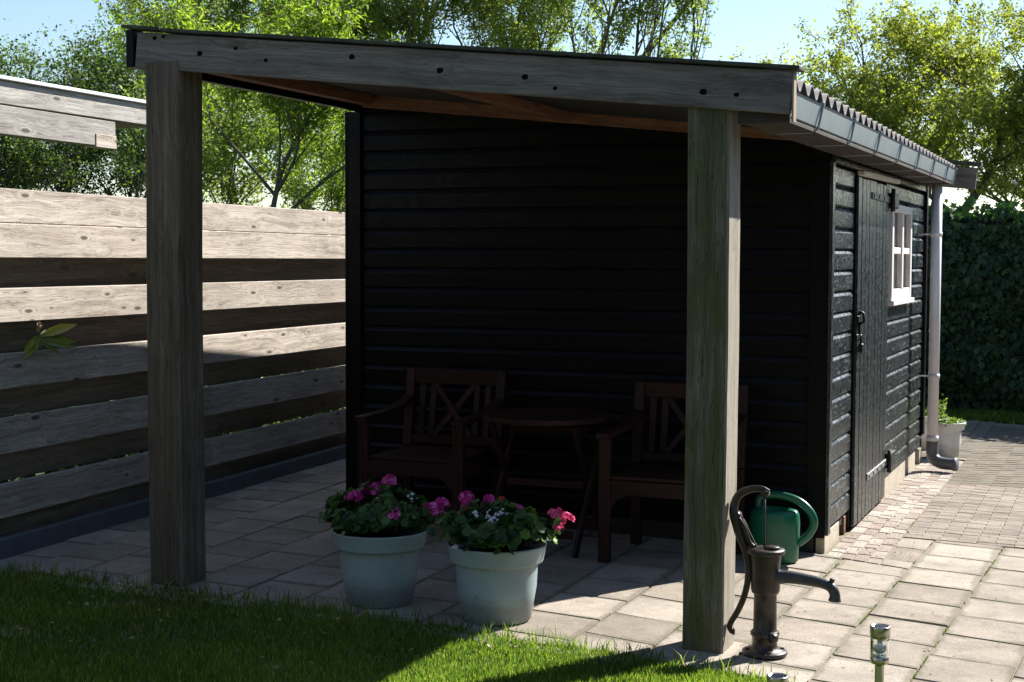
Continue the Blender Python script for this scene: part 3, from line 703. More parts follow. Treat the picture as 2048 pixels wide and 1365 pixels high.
# ------------------------------------------------------------------ garden chairs and table
def barto(nm,p0,p1,wd,th,par,up=(0,0,1),mt=None): return plank(nm,p0,p1,wd,th,mt or mat['teak'],par,up=up,b=.003)
def make_chair(x0,label):
    # local frame baked: origin at floor between legs
    cx,cy=x0+.31,7.55; z0=gz(cx)
    t=thing('garden_chair',label,'chair',(cx,cy,z0),group='wooden garden armchairs against the black gable')
    P=lambda x,y,z:(cx+x,cy+y,z0+z)
    for sx in (-1,1):
        barto('leg',P(sx*.29,-.30,0),P(sx*.29,-.30,.655),.06,.045,t,up=(1,0,0))
        barto('leg',P(sx*.29,.24,0),P(sx*.29,.24,.46),.055,.045,t,up=(1,0,0))
        barto('back_post',P(sx*.29,.24,.461),P(sx*.29,.31,.905),.055,.045,t,up=(1,0,0))
        # curved arm
        path=smoothpath([P(sx*.295,-.34,.668),P(sx*.297,-.24,.672),P(sx*.295,-.05,.678),P(sx*.292,.12,.698),P(sx*.29,.255,.74)],4)
        v=[];fa=[]
        for p in path:
            v+=[(p.x-.033,p.y,p.z-.014),(p.x+.033,p.y,p.z-.014),(p.x+.033,p.y,p.z+.014),(p.x-.033,p.y,p.z+.014)]
        for i in range(len(path)-1):
            for q in range(4): a=4*i+q;b=4*i+(q+1)%4; fa.append((a,b,b+4,a+4))
        fa+= [(3,2,1,0),tuple(4*(len(path)-1)+q for q in range(4))]
        link('armrest',mesh(v,fa),mat['teak'],t,None)
        barto('side_rail',P(sx*.29,-.27,.40),P(sx*.29,.21,.40),.075,.028,t)
        # corner bracket under the front rail
        s=MB(); arc=[(sx*(.262-.13*math.cos(a)),-.30,.362-.13*math.sin(a)) for a in [i*math.pi/2/6 for i in range(7)]]
        v=[P(x,-.312,z) for x,_,z in arc]+[P(sx*.262,-.312,.362)]; v2=[P(x,-.288,z) for x,_,z in arc]+[P(sx*.262,-.288,.362)]
        # concave bracket polygon strips
        vs=[];fs=[]
        for i,a in enumerate([i*math.pi/2/6 for i in range(7)]):
            xi=sx*(.262-.12*(1-math.sin(a))); zi=.362-.12*(1-math.cos(a)) ; 
            vs+=[P(xi,-.312,zi),P(xi,-.312,.362),P(xi,-.288,zi),P(xi,-.288,.362)]
        for i in range(6): a=4*i; fs+=[(a,a+4,a+5,a+1),(a+2,a+3,a+7,a+6),(a,a+2,a+6,a+4)]
        link('corner_bracket',mesh(vs,fs),mat['teak'],t,None)
    barto('front_rail',P(-.262,-.30,.40),P(.262,-.30,.40),.078,.028,t)
    barto('rear_rail',P(-.262,.24,.40),P(.262,.24,.40),.075,.028,t)
    for i in range(7): barto('seat_slat',P(-.262 if 0<i else -.262,-.275+i*.082,.452),P(.262,-.275+i*.082,.452),.018,.070,t)
    bk=lambda z: .24+.07*(z-.461)/.444
    barto('top_rail',P(-.262,bk(.865),.865),P(.262,bk(.865),.865),.085,.028,t)
    barto('bottom_rail',P(-.262,bk(.50),.50),P(.262,bk(.50),.50),.05,.028,t)
    for x in (-.21,-.14,.14,.21): barto('back_slat',P(x,bk(.52),.525),P(x,bk(.82),.822),.038,.018,t,up=(1,0,0))
    barto('cross_brace',P(-.12,bk(.52),.525),P(.12,bk(.82),.822),.035,.016,t,up=(1,0,0)); barto('cross_brace',P(.12,bk(.52)-.018,.525),P(-.12,bk(.82)-.018,.822),.035,.016,t,up=(1,0,0))
    return t
ch=make_chair(-3.93,'dark red garden armchair at the left end of the black gable wall')
z1=gz(-2.21)
c2=copy_tree(ch,None,(-2.20,7.55,z1)); c2['label']='dark red garden armchair right of the round table, partly behind the mossy post'
tb=thing('round_table','small round slatted folding table between the two dark armchairs','table',(-2.97,7.52,gz(-2.97)))
tx,ty,tz=-2.92,7.52,gz(-2.92)
TR=.355
for i in range(9):
    y0=-TR+.01+i*(2*TR-.02)/9; y1=y0+(2*TR-.02)/9-.006
    ww=lambda y: math.sqrt(max(.0004,(TR-.03)**2-min(abs(y),TR-.031)**2))
    a,b=ww(y0),ww(y1); 
    vs=[(tx-a,ty+y0,tz+.70),(tx+a,ty+y0,tz+.70),(tx+b,ty+y1,tz+.70),(tx-b,ty+y1,tz+.70)]; vs+=[(x,y,z+.02) for x,y,z in vs]
    link('table_slat',mesh(vs,[(3,2,1,0),(4,5,6,7),(0,1,5,4),(1,2,6,5),(2,3,7,6),(3,0,4,7)]),mat['teak'],tb,None)
s=MB(); pr=[]; nn=40
for i in range(nn):
    a=2*math.pi*i/nn; 
    for rr_,z in ((TR-.035,.698),(TR,.698),(TR,.724),(TR-.035,.724)): pr.append((tx+rr_*math.cos(a),ty+rr_*math.sin(a),tz+z))
fs=[]
for i in range(nn):
    for q in range(4): a=i*4+q;b=i*4+(q+1)%4;a2=((i+1)%nn)*4+q;b2=((i+1)%nn)*4+(q+1)%4; fs.append((a,a2,b2,b))
link('table_rim',mesh(pr,fs),mat['teak'],tb,None)
for sx in (-.26,.26):
    barto('leg',(tx+sx,ty-.26,tz),(tx+sx,ty+.22,tz+.69),.045,.022,tb,up=(0,1,0)); sg=math.copysign(.024,sx)
    barto('leg',(tx+sx-sg,ty+.26,tz),(tx+sx-sg,ty-.22,tz+.69),.045,.022,tb,up=(0,1,0))
for (y,z) in ((-.02,.345),(-.20,.10),(.20,.10),(.02,.64)): barto('stretcher',(tx-.225,ty+y,tz+z),(tx+.225,ty+y,tz+z),.04,.022,tb)

# ------------------------------------------------------------------ big flower pots
def potmesh(rb,rt,H,band,lip=.012):
    s=MB(); pf=[(0,.0),(rb-.01,0),(rb,.008),(rb+(rt-rb)*.45,H*.45),(rt-lip-.012,H-band-.012),(rt-lip-.01,H-band-.004),(rt-.002,H-band),(rt,H-band+.006),(rt+.012,H-.010),(rt+.016,H-.002),(rt+.012,H+.002),(rt+.002,H),(rt-.012,H-.06)]
    s.lathe(pf,56); return s
def planter(x,y,rb,rt,H,nleaf,heads,label,seed,mt,spread=1.22,fh=.2,whites=()):
    global rng
    rng=np.random.default_rng(seed); z0=gz(x)
    t=thing('flower_pot',label,'flower pot',(x,y,z0)); o=Vector((x,y,z0))
    link('pot',potmesh(rb,rt,H,.075).me(),mt,t,Matrix.Translation(o))
    s=MB(); s.lathe([(0,H-.03),(rt-.005,H-.045)],32); link('soil',s.me(),mat['soil'],t,Matrix.Translation(o))
    # mound of crenate leaves
    n=nleaf; ph=rng.uniform(0,2*np.pi,n); q=np.sqrt(rng.uniform(0,1,n)); rad=q*rt*spread
    lump=.82+.25*np.sin(ph*3+seed)+.12*np.sin(ph*7+2*seed)
    top=fh*np.sqrt(np.clip(1-(q*.93)**2,0,1))*lump; zz=H-.015+top*rng.uniform(.25,1.0,n)**.6 + .028*(q>.8)
    pos=np.stack([rad*np.cos(ph),rad*np.sin(ph),zz],1); nr=np.stack([np.cos(ph)*q*.9,np.sin(ph)*q*.9,np.full(n,.9)],1)
    link('foliage',leafmesh(pos,nr,rng.uniform(.024,.058,n),T_GER,rng.uniform(0,1,n)**1.3,mat['leafger'],jit=.45),None,t,Matrix.Translation(o))
    k_=40; a_=rng.uniform(0,2*np.pi,k_); r_=rt*spread*rng.uniform(.95,1.2,k_); ps=np.stack([r_*np.cos(a_),r_*np.sin(a_),H+rng.uniform(.0,.12,k_)],1)
    link('trailing_leaves',leafmesh(ps,np.stack([np.cos(a_),np.sin(a_),np.full(k_,.6)],1),rng.uniform(.025,.05,k_),T_GER,rng.uniform(0,1,k_),mat['leafger'],jit=.5),None,t,Matrix.Translation(o),kind='stuff')
    # stems
    s=MB()
    for i in range(60):
        p=pos[rng.integers(n)]; s.tube([(p[0]*.35,p[1]*.35,H-.04),(p[0]*.75,p[1]*.75,(H+p[2])/2),tuple(p)],.0022,4,cap=False)
    for (hx,hy,hz,hr,mk) in heads: s.tube([(hx*.6,hy*.6,H),(hx*.95,hy*.95,(H+hz)/2),(hx,hy,hz-.01)],.0025,5,cap=False)
    link('stems',s.me(),mat['leafger'],t,Matrix.Translation(o),kind='stuff')
    for (hx,hy,hz,hr,mk) in heads:
        k=int(26*(hr/.035)**1.3)+6; d=rng.normal(0,1,(k,3)); d/=np.linalg.norm(d,axis=1,keepdims=True); d[:,2]=np.abs(d[:,2])*.85-.12
        pp=np.array([hx,hy,hz])+d*hr*rng.uniform(.75,1.05,(k,1))
        link('flower_head',leafmesh(pp,d*1.6,rng.uniform(.020,.032,k)*(1 if hr>.02 else .7),T_PET,rng.uniform(0,1,k),mat[mk],jit=.25),None,t,Matrix.Translation(o))
    for (hx,hy,hz) in whites:
        k=7; pp=np.array([hx,hy,hz])+rng.normal(0,.010,(k,3)); link('small_flower',leafmesh(pp,np.tile([0,-.7,.7],(k,1)),rng.uniform(.010,.017,k),T_PET,rng.uniform(0,1,k),mat['whitep'],jit=.3),None,t,Matrix.Translation(o))
    return t
# image offsets (camera right = (cos22.6, sin22.6)), converted to local x,y
rc,rsn=math.cos(YAW),math.sin(YAW)
def LO(a,d,z): # a = metres to the camera's right, d = metres further away
    return (a*rc-d*rsn, a*rsn+d*rc, z)
def heads(lst): return [(*LO(a,d,z),hr,mk) for a,d,z,hr,mk in lst]
planter(-3.12,5.93,.150,.205,.335,1300,heads([(-.105,-.06,.490,.034,'pink'),(-.065,.03,.505,.028,'pink'),(-.135,-.03,.485,.020,'pink'),(-.012,.05,.515,.034,'pink'),(-.035,.02,.495,.024,'pink'),(.040,.06,.550,.028,'pink'),(.055,.02,.545,.02,'pink'),(.068,-.19,.435,.044,'pink'),(.24,-.04,.435,.040,'pink'),(.285,-.02,.455,.032,'pink'),(.262,-.08,.428,.034,'pink')]),
  'grey blue flower pot of pink geraniums, left of two and farther from the lawn',4,mat['potblue'],1.16,.20,whites=[LO(.02,-.05,.47),LO(.0,-.04,.46),LO(.15,-.02,.485)])
planter(-2.525,5.90,.152,.205,.335,1350,heads([(-.135,.02,.530,.036,'pink'),(-.125,-.02,.500,.028,'pink'),(-.035,.05,.520,.022,'pink'),(-.05,.03,.500,.020,'pink'),(.02,.05,.520,.013,'red'),(.085,.02,.478,.032,'pink'),(.065,.0,.470,.02,'pink'),(.265,-.02,.462,.030,'coral'),(.30,-.03,.447,.034,'coral'),(.245,.0,.468,.02,'coral'),(-.01,-.16,.385,.020,'red'),(.27,-.03,.410,.022,'coral')]),
  'grey blue flower pot of geraniums with its right side in the sun',9,mat['potblue'],1.16,.19,whites=[LO(-.09,-.12,.485),LO(-.035,-.10,.48),LO(-.02,-.12,.46),LO(.0,-.08,.478),LO(.035,-.08,.475),LO(-.17,-.17,.345),LO(-.02,-.1,.445)])

# ------------------------------------------------------------------ watering can
wc=thing('watering_can','green plastic watering can standing at the corner of the black shed','watering can',(-1.67,7.72,gz(-1.67)))
wx,wy,wz=-1.68,7.70,gz(-1.68)
def ell(s_,prof,n=28,yo=.7):
    vs=[];fs=[]
    for (a,z,ox) in prof:
        for k in range(n): t=2*math.pi*k/n; vs.append((wx+ox+a*math.cos(t),wy+a*yo*math.sin(t),wz+z))
    for i in range(len(prof)-1):
        for k in range(n): k2=(k+1)%n; fs.append((i*n+k,i*n+k2,(i+1)*n+k2,(i+1)*n+k))
    fs.append(tuple(range(n))[::-1]); s_.add(vs,fs,0,True)
s=MB(); ell(s,[(.115,.0,-.015),(.128,.01,-.015),(.132,.10,-.014),(.136,.20,-.014),(.132,.255,-.014),(.122,.276,-.016),(.09,.284,-.02),(.07,.276,-.01),(.066,.22,-.01)]); link('can_body',s.me(),mat['can'],wc,None)
s=MB(); s.tube(smoothpath([(wx-.10,wy,wz+.27),(wx-.095,wy,wz+.33),(wx-.04,wy,wz+.352),(wx+.04,wy,wz+.35),(wx+.12,wy,wz+.325),(wx+.18,wy,wz+.27),(wx+.195,wy,wz+.21),(wx+.165,wy,wz+.15),(wx+.115,wy,wz+.105)],6),[.021]*30+[.021]*19,12); link('handle',s.me(),mat['can'],wc,None)
s=MB(); s.tube(smoothpath([(wx-.10,wy,wz+.06),(wx-.18,wy,wz+.12),(wx-.27,wy,wz+.27),(wx-.33,wy,wz+.36)],5),[.03]*5+[.02]*5+[.015]*6,12); link('spout',s.me(),mat['can'],wc,None)

# ------------------------------------------------------------------ hand pump
pm=thing('hand_pump','brown cast iron hand water pump with long curved lever beside the mossy post','water pump',(-1.33,5.87,0))
px,py,pz=-1.325,5.87,gz(-1.32)
s=MB(); pf=[(0,.0),(.088,.0),(.092,.006),(.091,.016),(.082,.020),(.052,.026),(.050,.05),(.052,.075),(.058,.080),(.059,.092),(.053,.098),(.0475,.104),(.046,.25),(.052,.252),(.056,.258),(.059,.27),(.058,.36),(.062,.40),(.063,.412)]
s.lathe(pf,36,(px,py,pz)); link('column',s.me(),mat['pump'],pm,None)
s=MB(); s.lathe([(.0,.412),(.070,.412),(.077,.417),(.0785,.428),(.074,.434),(.05,.437),(.0,.438)],36,(px,py,pz)); s.lathe([(0,.438),(.030,.438),(.030,.445),(.026,.448),(0,.448)],24,(px+.028,py-.01,pz)); link('cover_plate',s.me(),mat['pump'],pm,None)
s=MB(); s.tube([(px-.006,py,pz+.44),(px-.008,py,pz+.665)],.0048,8); link('piston_rod',s.me(),mat['spout'],pm,None)
# bracket from plate up to the pivot
s=MB()
for dy in (-.014,.014): s.tube(smoothpath([(px-.045,py+dy,pz+.440),(px-.065,py+dy,pz+.462),(px-.085,py+dy,pz+.515),(px-.106,py+dy*.9,pz+.548),(px-.122,py+dy*.8,pz+.562)],4),.008,8)
v=[(px-.035,py,pz+.438),(px-.075,py,pz+.438),(px-.118,py,pz+.555),(px-.100,py,pz+.560)]
s.add([(x,y-.004,z) for x,y,z in v]+[(x,y+.004,z) for x,y,z in v],[(0,1,2,3),(7,6,5,4),(0,4,5,1),(1,5,6,2),(2,6,7,3),(3,7,4,0)])
s.tube([(px-.122,py-.024,pz+.560),(px-.122,py+.022,pz+.560)],.018,14); s.tube([(px-.122,py-.028,pz+.560),(px-.122,py-.024,pz+.560)],.010,10)
link('pivot_bracket',s.me(),mat['pump'],pm,None)
s=MB(); LV=[(px+.006,.664),(px-.008,.674),(px-.035,.678),(px-.075,.670),(px-.112,.648),(px-.130,.612),(px-.130,.575),(px-.120,.535),(px-.108,.49),(px-.088,.445),(px-.074,.40),(px-.067,.35),(px-.070,.29),(px-.086,.225),(px-.112,.165),(px-.134,.128),(px-.142,.105),(px-.134,.088),(px-.120,.086)]
path=smoothpath([(x,py-.004 if i<6 else py-.02,pz+z) for i,(x,z) in enumerate(LV)],4); nL=len(path)
rad=[float(np.interp(i/(nL-1),[0,.04,.3,.38,.5,.85,.93,1],[.015,.012,.018,.019,.014,.012,.011,.015])) for i in range(nL)]
s.tube(path,rad,12,flat=.55); s.tube([(px-.004,py-.022,pz+.660),(px-.004,py+.018,pz+.660)],.015,14); link('lever',s.me(),mat['pump'],pm,None)
s=MB(); sp=smoothpath([(px+.045,py,pz+.322),(px+.10,py-.003,pz+.326),(px+.17,py-.006,pz+.322),(px+.235,py-.01,pz+.314),(px+.268,py-.012,pz+.300),(px+.282,py-.013,pz+.275),(px+.282,py-.013,pz+.248)],5); nn=len(sp)
s.tube(sp,[float(np.interp(i/(nn-1),[0,.1,.5,.85,.9,1],[.034,.027,.021,.021,.022,.026])) for i in range(nn)],16); s.tube([(px+.268,py-.012,pz+.318),(px+.272,py-.012,pz+.336)],[.008,.011],8); link('spout',s.me(),mat['spout'],pm,None)
s=MB(); s.tube([(px-.01,py-.066,pz+.086),(px-.01,py-.05,pz+.086)],.013,6,sm=False); s.tube([(px+.035,py-.06,pz+.083),(px+.055,py-.04,pz+.083)],.018,10)
for a in (.4,2.0,3.6,5.2): s.tube([(px+.072*math.cos(a),py+.072*math.sin(a),pz+.018),(px+.072*math.cos(a),py+.072*math.sin(a),pz+.027)],.008,6,sm=False)
link('bolt',s.me(),mat['pump'],pm,None)

# ------------------------------------------------------------------ solar lamps
def solar(x,y,ztop,label):
    z0=gz(x); t=thing('solar_lamp',label,'garden lamp',(x,y,z0),group='steel solar garden lamps at the lawn edge')
    rr_=.0345; M=Matrix.Translation((x,y,ztop))
    s=MB(); s.lathe([(.0,-.004),(rr_-.007,-.004),(rr_-.006,0.),(rr_-.001,0.),(rr_,-.003),(rr_,-.040),(rr_-.003,-.042),(0,-.042)],32); link('cap',s.me(),mat['steel'],t,M)
    s=MB(); s.box(-.0205,.0205,-.0205,.0205,-.0038,-.0008,.001); link('solar_cell',s.me(),mat['solar'],t,M)
    s=MB(); pf=[]
    for i in range(13): pf.append((rr_-.003+(.0022 if i%2 else 0),-.043-i*.0053))
    s.lathe(pf,32); pf2=[(a-.0025,b) for a,b in pf][::-1]; s.lathe(pf2,32); link('lamp_glass',s.me(),mat['lampglass'],t,M)
    s=MB(); s.lathe([(0,-.098),(.010,-.097),(.022,-.088),(.026,-.075),(.0265,-.073)],20); s.lathe([(0,-.05),(.009,-.052),(.010,-.065),(0,-.070)],12); link('reflector',s.me(),mat['trim'],t,M)
    s=MB(); s.lathe([(0,-.106),(rr_-.004,-.106),(rr_-.002,-.108),(rr_-.003,-.128),(.022,-.133),(.017,-.134),(.016,-.14),(.0158,-(ztop-z0)-.02)],28); link('pole',s.me(),mat['steel'],t,M)
solar(-.752,5.10,.350,'steel solar garden lamp standing on the paving edge right of the pump')
solar(-1.018,4.70,.252,'short dark topped solar lamp in the grass at the lower picture edge')

# ------------------------------------------------------------------ white pots at the far end
def wpot(x,y,seed,label,H=.29,rt=.155,rb=.105,tall=.12):
    global rng
    rng=np.random.default_rng(seed); z0=gz(x); t=thing('white_flower_pot',label,'flower pot',(x,y,z0),group=None); M=Matrix.Translation((x,y,z0))
    link('pot',potmesh(rb,rt-.01,H,.06,.01).me(),mat['potwhite'],t,M); s=MB(); s.lathe([(0,H-.02),(rt-.02,H-.03)],24); link('soil',s.me(),mat['soil'],t,M)
    n=700; ph=rng.uniform(0,2*np.pi,n); q=np.sqrt(rng.uniform(0,1,n)); side=(np.cos(ph)<-.1); hh=np.where(side,tall,.05)
    pos=np.stack([q*rt*.98*np.cos(ph),q*rt*.98*np.sin(ph),H-.02+hh*rng.uniform(0,1.2,n)*(1-.5*q)],1)
    link('foliage',leafmesh(pos,np.stack([np.cos(ph)*.4,np.sin(ph)*.4,np.ones(n)],1),rng.uniform(.02,.045,n),T_RH,rng.uniform(0,1,n),mat['leafpot'],jit=.6),None,t,M)
wpot(-1.335,12.42,31,'white flower pot with low green plants behind the downpipe, nearer one',tall=.22)
wpot(-1.60,12.85,32,'white flower pot mostly hidden behind the far corner of the shed',tall=.25)

# ------------------------------------------------------------------ ivy hedge, far grass strip
rng=np.random.default_rng(21)
hg=thing('ivy_fence','tall dark ivy covered fence closing the end of the driveway','ivy hedge',(0,16.5,0))
s=MB(); s.box(-6.5,3.5,16.5,16.54,-.1,2.06,.002); link('fence_panel',s.me(),mat['dark'],hg,None)
n=26000; X=rng.uniform(-3.4,1.6,n); Z=rng.uniform(0,2.12,n)+.10*np.sin(X*5)*(1)*0; 
bulge=.09*np.sin(X*2.3+1)+.07*np.sin(X*5.1+Z*3)+.06*np.sin(Z*6.5+X)
Y=16.45-.10-bulge-rng.uniform(0,.16,n); top=Z>2.0; Z=Z+top*rng.exponential(.05,n); Y=np.where(top,Y+rng.uniform(0,.3,n),Y)
nr=np.tile([0,-1.,.25],(n,1)); upv=np.tile([0,-.3,-1.],(n,1))
link('ivy_leaves',leafmesh(np.stack([X,Y,Z],1),nr,rng.uniform(.045,.095,n),T_IVY,rng.uniform(0,1,n)**1.4,mat['leafivy'],up=upv,jit=.35),None,hg,None,kind='stuff')
def blades(n,xf,yf,h0,h1,wd,seed,colpow=1.,lean=.45):
    rg=np.random.default_rng(seed); X,Y=xf(rg,n),yf(rg,n)
    return X,Y,rg
def grassmesh(X,Y,hmin,hmax,wd,seed,mt,z0=None,lean=.5,patchy=True):
    rg=np.random.default_rng(seed); n=len(X); Z=gzv(X)-.012 if z0 is None else np.full(n,z0)
    pat=.5+.5*np.sin(X*3.1+np.sin(Y*4.3)*1.3)*np.sin(Y*3.7+1.2*np.sin(X*2.2)) if patchy else np.ones(n)*.5
    h=rg.uniform(hmin,hmax,n)*(.8+.4*pat); a=rg.uniform(0,2*np.pi,n); ln=rg.uniform(.05,lean,n)*h; wv=wd*rg.uniform(.6,1.3,n)
    dx,dy=np.cos(a),np.sin(a); a2=rg.uniform(0,2*np.pi,n); sx,sy=np.cos(a2)*wv/2,np.sin(a2)*wv/2
    P=np.stack([X,Y,Z],1); V=np.zeros((n,5,3))
    V[:,0]=P+np.stack([-sx,-sy,np.zeros(n)],1); V[:,1]=P+np.stack([sx,sy,np.zeros(n)],1)
    m=P+np.stack([dx*ln*.35,dy*ln*.35,h*.6],1); V[:,2]=m+np.stack([sx*.8,sy*.8,np.zeros(n)],1); V[:,3]=m-np.stack([sx*.8,sy*.8,np.zeros(n)],1); V[:,4]=P+np.stack([dx*ln,dy*ln,h],1)
    me=bpy.data.meshes.new('m'); me.vertices.add(n*5); me.vertices.foreach_set('co',V.astype(np.float32).ravel())
    t=np.array([0,1,2,3,3,2,4]); li=(t[None]+(np.arange(n)*5)[:,None]).ravel(); lt=np.tile([4,3],n); ls=np.concatenate([[0],np.cumsum(lt)[:-1]])
    me.loops.add(n*7); me.loops.foreach_set('vertex_index',li.astype(np.int32)); me.polygons.add(n*2); me.polygons.foreach_set('loop_start',ls.astype(np.int32)); me.polygons.foreach_set('loop_total',lt.astype(np.int32))
    at=me.attributes.new('v','FLOAT','POINT'); cv=np.clip(rg.uniform(0,1,n)**1.2*.75+.25*pat,0,1); cv=np.where(rg.uniform(0,1,n)<.03,1,cv*.9); at.data.foreach_set('value',np.repeat(cv,5).astype(np.float32))
    me.materials.append(mt); me.update(calc_edges=True); return me
rg=np.random.default_rng(2)
n=190000; X=rg.uniform(-5.6,-.3,n); edge=np.interp(X,[-7,-5.1,-4,-3,-2.3,-1.65,-1.2,-.95,-.6,3.2],[5.69,5.66,5.67,5.655,5.62,5.56,5.46,5.25,5.12,5.1])+.018*np.sin(X*9)+.012*np.sin(X*23)
ymin=4.0+ (X+3.8)*.40*(X>-3.8); ymin=np.clip(ymin,3.6,5.05)-.25
Y=edge-(edge-ymin)*rg.uniform(0,1,n); bare=(np.sin(X*4.7+2*np.sin(Y*3.9))*np.sin(Y*6.1+1.7*np.sin(X*5.3)))>.72; keep=(X>FENX(Y)+.02)&(~bare|(rg.uniform(0,1,n)<.45)); X,Y=X[keep],Y[keep]
link('grass',grassmesh(X,Y,.018,.045,.0042,3,mat['grass']),None,None,None,kind='stuff',label='short green lawn grass in front of the paving',cat='grass')
X=rg.uniform(-5.6,3,60000); Y=rg.uniform(0,4.6,60000)
link('grass',grassmesh(X,Y,.03,.06,.008,4,mat['grass']),None,None,None,kind='stuff',label='lawn grass nearest the viewer in front of the lean-to',cat='grass')
# ragged edge tufts and tufts round the lamps, post feet
tx_=[];ty_=[]
for (cx_,cy_,nn,sp) in [(-.75,5.06,240,.05),(-.62,5.09,70,.03),(-.84,5.08,80,.03),(-1.02,4.70,120,.05)]+[(x_,lawn_edge(x_)+.015,26,.025) for x_ in np.arange(-5.0,-1.1,.11)]:
    tx_.append(rg.normal(cx_,sp,nn)); ty_.append(rg.normal(cy_,sp,nn))
link('grass_tufts',grassmesh(np.concatenate(tx_),np.concatenate(ty_),.03,.095,.005,5,mat['grass'],lean=.9),None,None,None,kind='stuff',label='longer grass tufts along the lawn edge and lamp foot',cat='grass')
# joint weeds
tx_=[];ty_=[]
for (xl,y0,y1,dens) in [(-1.405,5.6,7.9,900),(-1.06,5.6,8.7,1500),(-.70,5.4,8.7,1300),(-2.105,5.7,6.6,500),(-1.76,5.6,6.8,400),(-2.46,5.9,7.6,120),(-4.77,5.7,6.3,120),(-4.47,5.7,6.2,160),(-1.25,7.95,9.6,420),(-1.175,8.0,9.6,360),(-1.40,8.2,8.9,200),(-1.325,8.0,9.0,200),(-.35,5.4,8.7,500)]:
    yy=rg.uniform(y0,y1,dens); keep=(np.sin(yy*9+xl*20)+np.sin(yy*23+xl)+np.sin(yy*3.1+xl*7))>.45; yy=yy[keep]; tx_.append(xl+.028*(xl+2.2)*(yy-6.5)+rg.normal(0,.006,len(yy))); ty_.append(yy)
for (x0_,x1_,yl,sk_,dens) in [(-2.105,-1.76,5.868,-.22,120),(-1.76,-1.405,6.0,-.22,260),(-1.405,-1.06,6.164,-.16,200),(-1.06,-.70,5.61,-.15,160),(-1.405,-1.06,6.546,-.16,120)]:
    xx=rg.uniform(x0_,x1_,dens)**1.; tx_.append(xx); ty_.append(yl+sk_*(xx-x0_)+rg.normal(0,.004,dens))
tx_.append(rg.normal(-1.065,.03,160)); ty_.append(rg.normal(6.02,.05,160))
link('joint_weeds',grassmesh(np.concatenate(tx_),np.concatenate(ty_),.005,.017,.0045,6,mat['moss'],lean=1.3,patchy=False),None,patio,None,kind='stuff')
# litter
n=420; rng=np.random.default_rng(8); X=np.concatenate([rng.uniform(-1.47,-1.0,n//2),rng.uniform(-1.4,.2,n//2)]); Y=np.concatenate([8.0+rng.exponential(1.0,n//2),rng.uniform(5.4,11,n//2)]); Y=np.clip(Y,7.98,12)*(np.arange(n)<n//2)+Y*(np.arange(n)>=n//2)
link('leaf_litter',leafmesh(np.stack([X,Y,gzv(X)+.006],1),np.tile([0,0,1.],(n,1)),rng.uniform(.006,.02,n),T_RH,rng.uniform(0,1,n),mat['dryleaf'],jit=.3),None,None,None,kind='stuff',label='small dry leaf bits scattered over the cobble strip and slabs',cat='leaf litter')
# far grass strip before the hedge
X=rg.uniform(-4,2.5,30000); Y=rg.uniform(15.35,16.4,30000)
link('grass',grassmesh(X,Y,.03,.07,.012,7,mat['grass']),None,None,None,kind='stuff',label='dark grass strip in shade at the foot of the ivy fence',cat='grass')

# ------------------------------------------------------------------ laurel hedge behind the fence
rng=np.random.default_rng(41)
lh=thing('laurel_hedge','glossy laurel hedge growing right behind the weathered fence','hedge',(-5.9,9,0))
n=16000; Y=rng.uniform(4.2,14,n); D=rng.uniform(.24,1.1,n); Z=rng.uniform(.05,1.9,n); D=np.where(rng.uniform(0,1,n)<.55,.24+.2*rng.uniform(0,1,n),D)
Z=np.where(Y<8.3,np.minimum(Z,1.78),Z*1.015)
X=-5.30-.062*(Y-5.832)-D
link('hedge_leaves',leafmesh(np.stack([X,Y,Z],1),np.tile([.6,.1,.8],(n,1)),rng.uniform(.07,.13,n),T_LEAF,rng.uniform(0,1,n)**1.2,mat['leaflaurel'],jit=.6),None,lh,None,kind='stuff')
s=MB(); rr=random.Random(4)
for i in range(40):
    y=4.4+i*.24; x=-5.65-.062*(y-5.69); s.tube([(x,y,0),(x+rr.uniform(-.1,.1),y+rr.uniform(-.1,.1),.9),(x+rr.uniform(-.2,.2),y+rr.uniform(-.2,.2),1.7)],[.02,.014,.006],5)
link('hedge_stems',s.me(),mat['bark'],lh,None,kind='stuff')
# laurel sprig through the fence gap
sg=thing('laurel_sprig','laurel sprig with long leaves poking through the fence gap','plant',(FENX(6.1)-.02,6.1,1.13))
T_LAU=([(0,0,0),(.25,.10,.03),(.6,.11,.0),(1,0,-.14),(.6,-.11,.0),(.25,-.10,.03),(.5,0,-.02)],[(0,6,1),(1,6,2),(2,6,3),(3,6,4),(4,6,5),(5,6,0)])
base=np.array([FENX(6.16)+.01,6.16,1.175]); 
dirs=[(.25,1,.16,.30,1.),(.3,.85,.0,.26,.75),(.4,.8,-.18,.25,.7),(.4,.6,-.38,.20,.6),(.35,.3,-.3,.16,.5),(.3,-.8,-.25,.22,1.),(.35,-.6,.05,.18,.9),(.4,-.4,.3,.15,.7),(.3,.1,.5,.13,.6),(.4,.4,.35,.17,.6),(.3,-.2,-.6,.12,.6)]
for i,(dx,dy,dz,L,cv) in enumerate(dirs):
    L*=.8
    up=np.array([[dx,dy,dz]])/np.linalg.norm([dx,dy,dz]); st=rng.bit_generator.state
    o=link('leaf',leafmesh(np.array([[0.,0,0]]),np.array([[.8,-.5,.6]]),[L],T_LAU,np.array([cv]),mat['leaflaurel'],up=up*4,jit=.05),None,sg,Matrix.Translation(Vector(base)+Vector((0,rnd.uniform(-.02,.02),rnd.uniform(-.03,.03)))))
s=MB(); s.tube([tuple(base+[-.2,0,-.15]),tuple(base+[-.05,0,-.03]),tuple(base+[.01,0,.05])],[.006,.005,.004],6); link('stem',s.me(),mat['bark'],sg,None)
